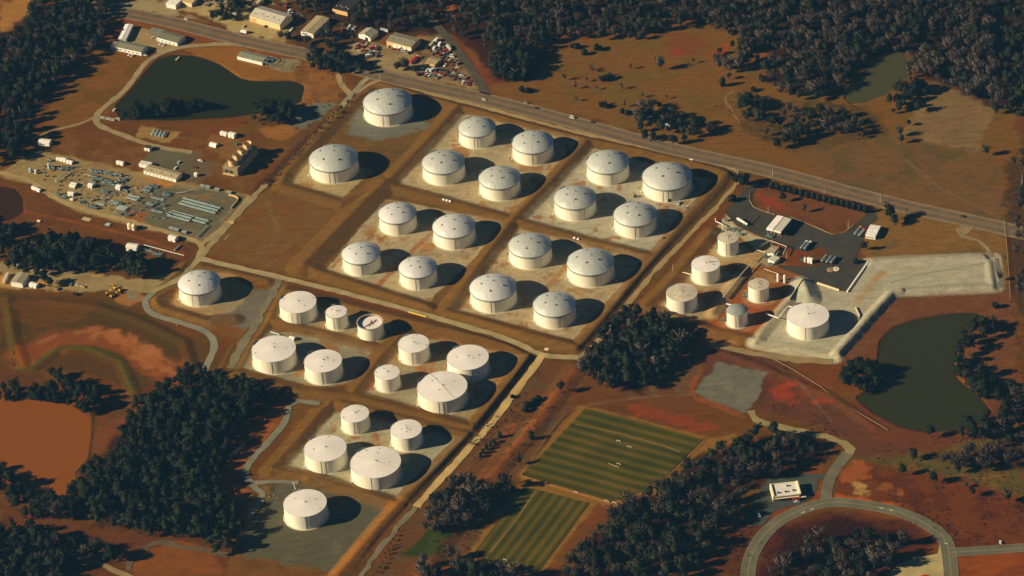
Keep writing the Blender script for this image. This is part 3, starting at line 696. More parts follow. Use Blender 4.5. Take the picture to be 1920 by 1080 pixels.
def fit_tank(xl, xr, yb):
    """ground centre and radius whose base circle spans xl..xr and reaches down to yb"""
    c = gp((xl+xr)/2, yb-20); r = (xr-xl)/2*0.5
    a = np.linspace(0, 2*math.pi, 90)
    for _ in range(14):
        p = proj(np.stack([c[0]+r*np.cos(a), c[1]+r*np.sin(a), np.zeros(90)], -1))
        w = p[:,0].max()-p[:,0].min(); r *= (xr-xl)/w
        ex = (xl+xr)/2 - (p[:,0].max()+p[:,0].min())/2; ey = yb - p[:,1].max()
        g0 = gp(960+ex, 540+ey) - gp(960, 540); c = c + g0
    return c, r

def dome_mesh(r, sag, n=54, rings=9):
    Rs = (r*r + sag*sag)/(2*sag); th0 = math.asin(min(1, r/Rs))
    vs = []; fs = []
    for k in range(rings):
        th = th0*(1-k/rings); rr = Rs*math.sin(th); z = Rs*math.cos(th)-(Rs-sag)
        off = 0.5*(k % 2)
        for i in range(n):
            jt = 1 + 0.0 if k == 0 else 1 + rng.uniform(-.004, .004)
            vs.append((rr*jt*math.cos(2*math.pi*(i+off)/n), rr*jt*math.sin(2*math.pi*(i+off)/n), z + (rng.uniform(-.05,.05) if k else 0)))
    for k in range(rings-1):
        s = k % 2
        for i in range(n):
            j = (i+1) % n
            a0, a1, b0, b1 = k*n+i, k*n+j, (k+1)*n+i, (k+1)*n+j
            if s == 0: fs += [(a0, a1, b0), (a1, b1, b0)]
            else: fs += [(a0, b1, b0), (a0, a1, b1)]
    vs.append((0, 0, sag)); t = len(vs)-1; k = rings-1
    fs += [(k*n+i, k*n+(i+1) % n, t) for i in range(n)]
    return MB().add(vs, fs)

def shell(t, r, h, stair_a, seam=True):
    MB().revolve([(r, -1.2), (r, h*0.33), (r, h*0.66), (r, h)], 64).build('shell', M_SHELL, t, smooth=True)
    pad = MB().revolve([(r+1.6, -0.6), (r+1.6, 0.12), (r*0.98, 0.2)], 48).build('foundation_ring', M_PADRING, t)
    st = MB(); vs = []; fs = []; NS = 24     # spiral stair
    for k in range(NS+1):
        a = stair_a + k*0.7/NS*20/r*1.0; z = h*k/NS; c_, s_ = math.cos(a), math.sin(a)
        vs += [(r*c_, r*s_, z), ((r+.8)*c_, (r+.8)*s_, z), ((r+.8)*c_, (r+.8)*s_, z+1.0), ((r+.7)*c_, (r+.7)*s_, z+1.0), ((r+.7)*c_, (r+.7)*s_, z+.12), (r*c_, r*s_, z+.12)]
    for k in range(NS):
        for i in range(6): fs.append((k*6+i, k*6+(i+1)%6, k*6+6+(i+1)%6, k*6+6+i))
    st.add(vs, fs)
    st.build('stair', M_STEEL, t)
    pp = MB()     # riser pipe down the wall on the side that faces the road
    a = -math.pi/2 + rng.uniform(-.35, .35)
    pp.tube(((r+.28)*math.cos(a), (r+.28)*math.sin(a), 0.2), ((r+.28)*math.cos(a), (r+.28)*math.sin(a), h), 0.13)
    if r > 17: 
        a += rng.uniform(.12,.3); pp.tube(((r+.28)*math.cos(a), (r+.28)*math.sin(a), 0.2), ((r+.28)*math.cos(a), (r+.28)*math.sin(a), h*0.96), 0.10)
    pp.build('riser_pipe', M_SEAM, t)
M_PADRING = mat('ring_gravel', (196,176,138), 0.95)
M_COL = mat('roof_edge_grey', (150,140,120), 0.8)  # plain warm grey of the wind girders and the one darker tank rim

def platform(mb, r, a, h):
    vs = []; fs = []
    for k in range(8):
        q = a + k*.05; c_, s_ = math.cos(q), math.sin(q)
        for rr, zz in ((r-.2, h+.15), (r+1.0, h+.15), (r+1.0, h+1.2), (r+.85, h+1.2), (r+.85, h+.3), (r-.2, h+.3)): vs.append((rr*c_, rr*s_, zz))
    for k in range(7):
        for i in range(6): fs.append((k*6+i, k*6+(i+1)%6, k*6+6+(i+1)%6, k*6+6+i))
    mb.add(vs, fs + [(5,4,3,2,1,0), (42,43,44,45,46,47)])
def dome_tank(xl, xr, yb, label, bright=False, vents=5, door=False):
    c, r = fit_tank(xl, xr, yb); c[2] = zat(c[0], c[1])
    t = thing('domed_tank', c, 0, label, 'storage tank', 'white storage tanks with grey aluminium domes')
    shell(t, r, WALL_H, rng.uniform(1.2, 2.2))
    m_ = M_DOME2 if bright else M_DOME
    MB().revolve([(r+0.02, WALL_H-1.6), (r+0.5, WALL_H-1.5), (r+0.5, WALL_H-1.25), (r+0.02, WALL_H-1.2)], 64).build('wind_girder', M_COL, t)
    sag = 0.345*r
    d = dome_mesh(r+0.45, sag).build('dome_roof', m_, t); d.location.z = WALL_H
    MB().revolve([(r+0.1, WALL_H-0.5), (r+0.75, WALL_H-0.5), (r+0.75, WALL_H+0.1), (r+0.3, WALL_H+0.25)], 64).build('dome_rim', M_STEEL, t)
    Rs = (r*r+sag*sag)/(2*sag); a0 = rng.uniform(0, 6.28)
    for k in range(vents):
        a = a0 + k*2*math.pi/vents; rr = r*rng.uniform(.42,.6); z = math.sqrt(Rs*Rs-rr*rr)-(Rs-sag)+WALL_H
        s = r*0.045
        v = MB().add([(-s,-s,-.3),(s,-s,-.3),(0,s*1.1,.6*s),(0,-s,1.25*s)], [(0,1,3),(1,2,3),(2,0,3)])
        o = v.build('roof_vent', M_DARK, t); o.location = (rr*math.cos(a), rr*math.sin(a), z)
    MB().cyl(0,0,WALL_H+sag-.2,WALL_H+sag+1.1,0.7,0.5,8).build('top_vent', M_STEEL, t)
    rail = MB(); a = rng.uniform(1.6, 2.8)    # edge platform with handrail
    platform(rail, r, a, WALL_H)
    rail.build('platform', M_STEEL, t)
    if door: 
        MB().box(-1.6,1.6,-r-.25,-r+.2,0.1,3.6).build('door_opening', M_DARK, t)
    return t, r

def cone_tank(xl, xr, yb, label, kind='plain', h=WALL_H, roofm=None, group='white flat topped storage tanks'):
    c, r = fit_tank(xl, xr, yb); c[2] = zat(c[0], c[1])
    t = thing('flat_top_tank', c, 0, label, 'storage tank', group)
    shell(t, r, h, rng.uniform(1.2, 2.2))
    rise = r*0.075
    if kind == 'open':      # sunk floating roof inside an open shell
        MB().revolve([(r-.35, h), (r-.35, h-5)], 48).build('inner_wall', M_RUSTW, t)
        MB().revolve([(r-.02,h-.6),(r+.6,h-.6),(r+.6,h-.1),(r-.4,h+.02)], 48).build('rim', M_SEAM, t)
        MB().revolve([(r-.4, h-2.6), (r*.9, h-2.2), (r*.88, h-2.3), (0.01, h-2.2)], 48).build('floating_roof', M_ROOF, t)
        la = MB(); la.tube((-r*.5,-r*.45,h-2), (r*.45,r*.3,h-1.6), 0.3); la.tube((r*.1,-.2*r,h-1.9),(r*.45,r*.5,h-1.8),0.22); la.tube((-r*.1,-.4*r,h-2),(r*.1,r*.4,h-1.9),0.2)
        la.build('rolling_ladder', M_RUST, t)
        return t, r
    rm = roofm or M_ROOF
    n = 72; vs = [(0,0,h+rise)]; fs = []
    for k, rr in enumerate((r*.33, r*.66, r+.12)):
        for i in range(n):
            a = 2*math.pi*i/n; z = h + rise*(1-rr/r) + (0.025 if i % 6 == 0 else -0.01)
            vs.append((rr*math.cos(a), rr*math.sin(a), z))
    fs += [(0, 1+i, 1+(i+1) % n) for i in range(n)]
    for k in range(2):
        for i in range(n):
            j = (i+1) % n; fs.append((1+k*n+i, 1+(k+1)*n+i, 1+(k+1)*n+j, 1+k*n+j))
    MB().add(vs, fs).build('roof', rm, t)
    MB().revolve([(r, h-.35), (r+.25, h-.35), (r+.25, h+.05), (r-.1, h+.12)], 64).build('rim', M_SHELL if kind != 'rim' else M_COL, t)
    if kind in ('line', 'line2'):
        a = 2.05 if kind == 'line' else 2.6
        w = MB(); w.tube((r*.97*math.cos(a), r*.97*math.sin(a), h+.25), (0,0,h+rise+.12), .12, 4); w.tube((0,0,h+rise+.2), (-r*.97*math.cos(a), -r*.97*math.sin(a), h+.15), .12, 4)
        w.build('roof_walkway', M_SEAM, t)
    for k in range(rng.randint(3, 5)):
        a = rng.uniform(0, 6.28); rr = r*rng.choice((.3,.55,.86))
        o = MB().cyl(0,0,-.3,.45,.42,.42,8).build('roof_hatch', M_DKSTEEL, t); o.location = (rr*math.cos(a), rr*math.sin(a), h+rise*(1-rr/r))
    o = MB().cyl(0,0,-.2,.8,.5,.5,8).build('centre_vent', M_STEEL, t); o.location = (0,0,h+rise)
    rail = MB(); a = rng.uniform(1.6, 2.8)
    platform(rail, r, a, h)
    rail.build('platform', M_STEEL, t)
    return t, r
M_RUSTW = mat('stained_inner_wall', (176,150,120), .8, var=.25)

DOMES = [
 (683.8,773.8,237,'largest domed tank, alone on green gravel in the corner where the highway bends',{}),
 (582.5,673,344.5,'big domed tank standing alone below the corner tank, beside the bare brown field',{}),
 (862,929.5,279,'small domed tank nearest the highway at the top of its group of four',{'vents':4}),
 (962,1038.5,310,'domed tank by the highway with its shadow across the berm, right of the smallest one',{}),
 (793.8,872.5,348.3,'domed tank at the left corner of the upper pad, close to the long berm',{}),
 (900,976.5,377,'domed tank in front of the two highway ones, on the upper tan pad',{}),
 (1101.3,1180,348,'domed tank with grey gravel at its foot, left of the broad one',{'vents':3}),
 (1206,1298,379,'broad domed tank with a dark doorway at its foot',{'door':True,'vents':4}),
 (1040.5,1118,415,'domed tank in front of the grey gravel one on the pale pad',{}),
 (1152.5,1231.8,447,'tall looking domed tank at the front of the pale pad beside the perimeter track',{}),
 (712.5,782,442,'small domed tank behind the other three on the pad beside the brown field',{'bright':True}),
 (813.8,892,469,'domed tank with a rusty left rim on the pad beside the brown field',{'bright':True}),
 (643.8,714.5,518,'domed tank at the pad corner nearest the open brown field',{'bright':True}),
 (750.5,820,544,'small domed tank just above the central road, right of the corner one',{'bright':True}),
 (955.5,1035,505.5,'domed tank at the back left of the middle pad, with pipes running down its wall',{}),
 (1064.5,1152,539,'wide domed tank on the right of the middle pad, beside the perimeter track',{}),
 (883,969.5,587.5,'bright wide domed tank by the central road, left of the bluish one',{'bright':True}),
 (1001.8,1080.5,617,'bluish domed tank next to the dark pine wood at the pad corner',{}),
 (337.5,415,575,'single domed tank inside its own berm beside the big round tree',{'bright':True}),
]
tank_info = []
for xl, xr, yb, lb, kw in DOMES: tank_info.append(dome_tank(xl, xr, yb, lb, **kw))
CONES = [
 (526.3,595.5,610,'white cone roofed tank at the back corner of the lower yard beside the central road',{}),
 (612.5,653.5,620,'smallest white tank, with a darker rim, left of the open topped tank',{'kind':'rim'}),
 (672,720.5,641,'open topped tank with a rusty ladder lying on its sunken roof',{'kind':'open'}),
 (475,557,702,'wide white flat topped tank with a small white box behind it',{}),
 (573,643.5,721.5,'white flat topped tank with dark shadow streaks, right of the widest one of its pair',{}),
 (748.8,806.5,684.5,'medium white tank with one small hatch, behind the small tank of the right yard',{}),
 (840,918,717,'white tank with its lower wall in the shade of the broad tank in front',{}),
 (704.5,751.5,736,'small white tank with dark fittings on its roof centre, left of the broadest one',{}),
 (784.5,878,777,'broadest white tank with a dark diagonal line across its roof',{'kind':'line'}),
 (641.3,694.3,815.5,'small white tank at the back of the lowest walled yard',{}),
 (734.5,793,846.5,'small white tank at the right of the lowest walled yard by the sandy road',{}),
 (573,652,889,'white ribbed roof tank at the left of the lowest walled yard',{}),
 (659.5,754,920.5,'broad white tank with a pale seam line, at the front of the lowest walled yard',{'kind':'line2'}),
 (534.5,615,993,'lone white tank on the grey gravel yard with a white pole behind it',{}),
 (1346.6,1385,481,'small white tank with a stained roof beside the loading terminal',{'roofm':M_ROOFD,'h':15.5}),
 (1297.5,1350.5,534.5,'white tank with a yellow crane mast on its roof',{'h':15.2}),
 (1250.5,1308,590,'white tank with a streaked dirty roof beside the pine wood',{'roofm':M_ROOFD,'h':15.2}),
 (1403.4,1442,567.5,'small plain white tank on red soil between the pipe racks',{'roofm':M_ROOFD}),
 (1363,1401.5,615.6,'small white tank with a grey domed cover and white pipework at its side',{'roofm':M_ROOFG}),
 (1475.8,1554.5,638,'wide clean white tank inside the pale concrete basin',{}),
]
cone_t = []
for xl, xr, yb, lb, kw in CONES: cone_t.append(cone_tank(xl, xr, yb, lb, **kw))
# grey cover of the small tank and the yellow mast
t_, r_ = cone_t[18]; d_ = dome_mesh(r_+.3, r_*.3, 36, 5).build('grey_cover', M_ROOFG, t_); d_.location.z = WALL_H+.1
M_YEL = mat('yellow_paint_metal', (235,170,30), .6)
t_, r_ = cone_t[15]
cm = thing('roof_crane', (t_.location.x+r_*.25, t_.location.y+r_*.1, 16.0), 0, 'small yellow crane mast standing on the roof of a white tank', 'crane')
a = MB(); a.box(-.6,.6,-.6,.6,0,1.2); a.tube((0,0,1),(0.2,0,4.6),.45,5,.2); a.build('mast', M_YEL, cm)
a = MB(); a.tube((0.2,0,4.2),(-2.6,0.8,6.2),.3,5,.12); a.tube((.2,0,4.2),(2.0,-.3,5.8),.3,5,.15); a.build('jib', M_YEL, cm)
# ---------------------------------------------------------------- trees
def leaf_cloud(pts, size, up=0.3, seed=0, tall=1.0):
    g = np.random.default_rng(seed); n = len(pts)
    a = g.normal(size=(n,3)); a[:,2] = a[:,2]*tall; a /= np.linalg.norm(a, axis=1)[:,None]
    b = g.normal(size=(n,3)); b -= (a*b).sum(1)[:,None]*a; b /= np.linalg.norm(b, axis=1)[:,None]
    s = size*g.uniform(.6,1.35,(n,1))
    v = np.stack([pts - a*s*.6 - b*s*.5, pts + a*s*.75, pts - a*s*.5 + b*s*.6], 1).reshape(-1,3)
    return v, np.arange(3*n).reshape(-1,3)
def core(rx, rz, zc, seed, n=7):
    g = np.random.default_rng(seed); vs = []; fs = []
    for k, (f, zz) in enumerate(((.35,-.95),(.85,-.5),(1,.0),(.8,.5),(.4,.9))):
        for i in range(n):
            j = g.uniform(.8,1.15); vs.append((rx*f*j*math.cos(i*6.283/n), rx*f*j*math.sin(i*6.283/n), zc+rz*zz*g.uniform(.9,1.05)))
    for k in range(4):
        for i in range(n):
            a, b, c, d = k*n+i, k*n+(i+1)%n, (k+1)*n+(i+1)%n, (k+1)*n+i; fs += [(a,b,c),(a,c,d)]
    vs.append((0,0,zc+rz)); fs += [(4*n+i, 4*n+(i+1)%n, len(vs)-1) for i in range(n)]
    return np.array(vs), np.array(fs)
def pine(seed, h=14.5, r=4.0, n=230):
    g = np.random.default_rng(seed); pts = []
    lobes = [(g.normal(0, r*.35), g.normal(0, r*.35), g.uniform(.45,.9)*h, g.uniform(.45,.7)*r) for _ in range(7)] + [(0,0,h*.86,r*.45)]
    while len(pts) < n:
        L = lobes[g.integers(len(lobes))]; d = g.normal(size=3); d /= np.linalg.norm(d)
        p = np.array(L[:3]) + d*L[3]*g.uniform(.65,1.05)*np.array((1,1,.8))
        pts.append(p)
    v, f = leaf_cloud(np.array(pts), 1.25, seed=seed)
    cv, cf = core(r*.62, h*.27, h*.64, seed)
    return np.vstack([v, cv]), np.vstack([f, cf+len(v)])
def cedar(seed, h=8.5, r=2.4, n=150):
    g = np.random.default_rng(seed); t = g.uniform(0,1,n); a = g.uniform(0,6.283,n)
    rr = r*np.sqrt(np.clip(np.sin(np.pi*(0.12+t*.86)),0,1))*g.uniform(.7,1.05,n)
    v, f = leaf_cloud(np.stack([rr*np.cos(a), rr*np.sin(a), .4+t*(h-.6)],1), 1.0, seed=seed)
    cv, cf = core(r*.75, h*.46, h*.48, seed); return np.vstack([v,cv]), np.vstack([f,cf+len(v)])
def bare(seed, h=13, r=4.4, n=260):
    """leafless crown: fans of long thin twigs"""
    g = np.random.default_rng(seed); V_ = []; F_ = []
    for k in range(n):
        a = g.uniform(0,6.283); z0 = h*g.uniform(.25,.7); r0 = r*g.uniform(0,.5)*(.4+z0/h)
        p = np.array((r0*math.cos(a), r0*math.sin(a), z0)); L = h*g.uniform(.16,.36)
        d = np.array((math.cos(a)*g.uniform(.2,.9), math.sin(a)*g.uniform(.2,.9), g.uniform(.5,1.1))); d /= np.linalg.norm(d)
        s = np.cross(d, g.normal(size=3)); s /= np.linalg.norm(s); w = g.uniform(.16,.36)
        q = p + d*L; o = len(V_); V_ += [p-s*w*.5, p+s*w*.5, q+s*w*.8, q-s*w*.8]; F_ += [(o,o+1,o+2),(o,o+2,o+3)]
    return np.array(V_), np.array(F_)
def trunk(h, r, seed, limbs=4):
    g = random.Random(seed); m = MB(); m.tube((0,0,-.5),(g.uniform(-.2,.2),g.uniform(-.2,.2),h*.62), r, 6, r*.4)
    for k in range(limbs):
        a = k*6.283/limbs + g.random(); z = h*g.uniform(.3,.55)
        m.tube((0,0,z), (h*.2*math.cos(a), h*.2*math.sin(a), z+h*.28), r*.4, 5, r*.12)
    return m
def fol_mat(name, c, var=0.35, sc=0.06):
    m = mat(name, c, 1.0, var=var, scale=sc, spec=0.0, seen=False, obj=False)
    return m
M_PINE = fol_mat('pine_foliage', (0.027,0.032,0.017))
M_PINE2 = fol_mat('dark_evergreen_foliage', (0.020,0.025,0.014))
M_CEDAR = fol_mat('cedar_foliage', (0.028,0.036,0.02))
M_BARE = fol_mat('bare_twigs', (0.098,0.076,0.056), .3)
M_BARE2 = fol_mat('grey_twigs', (0.125,0.102,0.078), .3)
M_TRUNK = mat('bark', (0.10,0.075,0.055), 1, seen=False, spec=0)
KIND = {}
def soft_normals(v, f, h, mixn=.72):
    """turn leaf faces outwards and give every leaf the normal of the crown round it"""
    f = f.copy(); c = np.array((0,0,h*.5)); g = np.cross(v[f[:,1]]-v[f[:,0]], v[f[:,2]]-v[f[:,0]])
    o = v[f].mean(1) - c; o[:,2] *= .8
    fl = (g*o).sum(1) < 0; f[fl] = f[fl][:, ::-1]; g[fl] *= -1
    g /= np.linalg.norm(g, axis=1)[:,None]+1e-9; o /= np.linalg.norm(o, axis=1)[:,None]+1e-9
    nn = g*(1-mixn) + o*mixn; vn = np.zeros_like(v)
    for k in range(3): np.add.at(vn, f[:,k], nn)
    vn /= np.linalg.norm(vn, axis=1)[:,None]+1e-9
    return f, vn
def reg(k, gen, seeds, m, th, name, cat, tr, **kw):
    L = []
    for s in seeds:
        v, f = gen(s, **kw); f, vn = soft_normals(v, f, th, .6 if gen is bare else .9)
        L.append((v, f, np_mesh(name+'_crown', v, f3=f, m=m, vn=vn), vn))
    tm = trunk(th, tr, 1); me = bpy.data.meshes.new('trunk'); me.from_pydata(tm.v, [], tm.f); me.materials.append(M_TRUNK)
    KIND[k] = dict(L=L, trunk=me, name=name, cat=cat, m=m, tv=np.array(tm.v), tf=tm.f)
reg('P', pine, (1,2,3,4), M_PINE, 14.5, 'pine_tree', 'tree', .35)
reg('E', pine, (5,6,7), M_PINE2, 12, 'evergreen_tree', 'tree', .35, h=12, r=4.6, n=250)
reg('C', cedar, (8,9), M_CEDAR, 8.5, 'conifer_tree', 'tree', .25)
reg('B', bare, (10,11,12,13), M_BARE, 12, 'bare_tree', 'tree', .28)
reg('G', bare, (14,15,16), M_BARE2, 13, 'bare_tree', 'tree', .28, h=14, n=240)
reg('S', cedar, (17,18), M_PINE2, 3.6, 'shrub', 'shrub', .12, h=3.2, r=1.6, n=60)
reg('T', bare, (19,20), M_BARE, 4.5, 'sapling', 'sapling', .1, h=4.6, r=1.5, n=40)
def plant(k, x, y, s, label, group):
    K = KIND[k]; s *= 1.12 if k in 'PEBG' else 1; me = rng.choice(K['L'])[2]
    o = bpy.data.objects.new(K['name'], None); COL.objects.link(o); o.empty_display_size = 1
    o.location = (x, y, zat(x, y)); o.rotation_euler = (0,0,rng.uniform(0,6.28)); o.scale = (s, s, s*rng.uniform(.9,1.12))
    tag(o, label, K['cat'], group)
    c = bpy.data.objects.new('crown', me); COL.objects.link(c); c.parent = o
    t = bpy.data.objects.new('trunk', K['trunk']); COL.objects.link(t); t.parent = o
    return o
def foot(px, py, h=10):
    """foot of a tree whose crown centre is seen at the pixel"""
    return gp(px, py, h*0.55)
# lone trees: (px, py of crown centre, kind, scale, label, group)
LONE = [
 (1051,731,'E',.85,'round dark tree alone at the corner below the pine wood, with a long shadow',None),
 (1238,123,'G',1.0,'round grey bare tree standing alone with a broad oval shadow in the meadow',None),
 (1350,97,'E',.6,'low dark tree beside the bright red soil patch in the meadow',None),
 (1355,150,'C',1.3,'slim dark conifer standing left of its rounder companion by the meadow track',None),
 (1367,143,'E',.6,'small round green tree behind the slim conifer by the meadow track',None),
 (1413,157,'S',1.6,'low dark bush at the end of the long shadows by the meadow track',None),
 (1464,168,'E',.75,'dark round tree in front of the bare wood beside the meadow',None),
 (1668,403,'E',1.2,'large dark tree between the asphalt drive and the small white roofed building',None),
 (1676,414,'E',.85,'dark tree just behind the small white roofed building',None),
 (1622,463,'E',.7,'squat dark tree on the verge below the small white roofed building',None),
 (1604,478,'S',1.7,'small dark bush where the asphalt meets the pale barrier',None),
 (1468,372,'E',.75,'dark round tree on the red soil behind the loading terminal',None),
 (1508,393,'G',.6,'thin grey tree on the red soil behind the loading terminal, beside a dark shadow',None),
 (1700,372+32,'S',1.4,'small round bush at the end of the conifer row',None),
 (1380,340,'E',1.0,'dark spreading tree at the inner bend of the perimeter track',None),
 (1392,345,'E',1.1,'broad dark tree behind the asphalt drive entrance',None),
 (1400,338,'E',.9,'dark tree on the highway side of the asphalt drive entrance',None),
 (1372,358,'S',2.2,'low dark bush on the verge beside the asphalt drive entrance',None),
 (84,526,'E',1.0,'dark round tree beside the tan shed on the sandy yard',None),
 (95,530,'E',.9,'second dark tree leaning over the sandy yard with a long shadow',None),
 (1712,852,'E',.9,'dark bushy tree on the open slope below the dark pond',None),
 (1745,812,'E',.9,'dark bushy tree at the near shore of the dark pond',None),
 (1868,560,'S',1.8,'green bush beyond the far corner of the pale basin',None),
 (340,690,'S',2.0,'dark bush on the embankment above the pine wood',None),
 (972,866,'E',.6,'dark tree at the red verge beside the striped field',None),
 (960,905,'S',2.0,'dark bush at the red verge near the corner of the striped field',None),
 (996,815,'C',1.0,'slim dark conifer on the red bank above the striped field',None),
 (936,812,'C',.9,'slim conifer on the brown strip beside the sandy road',None),
 (1868,205,'E',.9,'dark tree at the corner of the pale upper field',None),
 (1690,262,'B',.8,'bare tree at the left edge of the pale upper field',None),
 (1875,520,'B',.7,'bare tree beside the thin fence right of the pale basin',None),
 (960,735,'S',1.2,'dark bush beside the sandy road by the red soil',None),
]
for px, py, k, s, lb, g in LONE:
    p = foot(px, py, 10*s); plant(k, p[0], p[1], s, lb, g)
def scatter_px(pts, kind, s, label, group, jit=.15):
    for px, py in pts:
        p = foot(px, py, 8*s); plant(kind, p[0], p[1], s*rng.uniform(1-jit,1+jit), label, group)
scatter_px([(1447+11.0*i, 346+2.85*i) for i in range(17)], 'C', 1.0, 'dark conifer in the straight row along the highway verge', 'row of clipped conifers by the highway', .06)
scatter_px([(1058,140),(1108,122),(1123,140),(1078,156),(1118,158),(1166,157),(1182,119),(1112,125),(1080,180),(1170,190),(1204,172),(1250,175),(1134,186),(1100,143),(1142,132),(1300,108)],
           'T', 1.5, 'spindly bare sapling with a thin shadow in the wide meadow', 'thin saplings scattered over the meadow', .3)
scatter_px([(1145,136),(1138,139),(1130,140),(1128,188),(1136,190),(1166,200),(1175,203),(978,160),(988,162)], 'S', 1.7, 'low dark bush in the wide meadow beyond the highway', 'low bushes in the meadow', .3)
scatter_px([(1080,78),(1125,82),(1095,90),(1073,77),(1118,81)], 'S', 1.8, 'low bush near the wood at the top of the meadow', 'bushes near the upper wood', .2)
scatter_px([(722+5*i, 1035-9*i) for i in range(6)] + [(712+6*i, 1062-10*i) for i in range(5)] + [(700+7*i, 1078-10*i) for i in range(3)], 'T', .9, 'young bare sapling in the planted row beside the dirt lane', 'saplings planted beside the lane', .2)
scatter_px([(893+rng.uniform(-14,30), 800+rng.uniform(-12,60)) for i in range(18)], 'T', .75, 'tiny sapling on the brown strip between the sandy road and the red bank', 'tiny saplings on the brown strip', .2)
scatter_px([(905,845),(912,838),(919,832),(926,826),(900,852),(860,905),(870,912),(850,915)], 'C', .7, 'small dark conifer in the loose row beside the sandy road', 'small conifers beside the sandy road', .2)
scatter_px([(988,748),(1000,742),(1008,736),(984,756)], 'S', 2.2, 'dark green bush in the clump left of the round tree below the wood', 'clump of bushes beside the sandy road', .2)
scatter_px([(640+i*9.5+rng.uniform(-4,4), 195-i*-0+0) for i in range(0)], 'T', 1, '', '')
for i in range(46):       # hedge line along the pipeline corridor left of the corner tank
    f = i/45; px = 664-f*166+rng.uniform(-5,5); py = 184+f*164+rng.uniform(-3,3); p = gp(px, py)
    plant('T', p[0], p[1], rng.uniform(.8,1.2), 'scrubby bare bush in the line beside the entrance road', 'scrub along the entrance road')

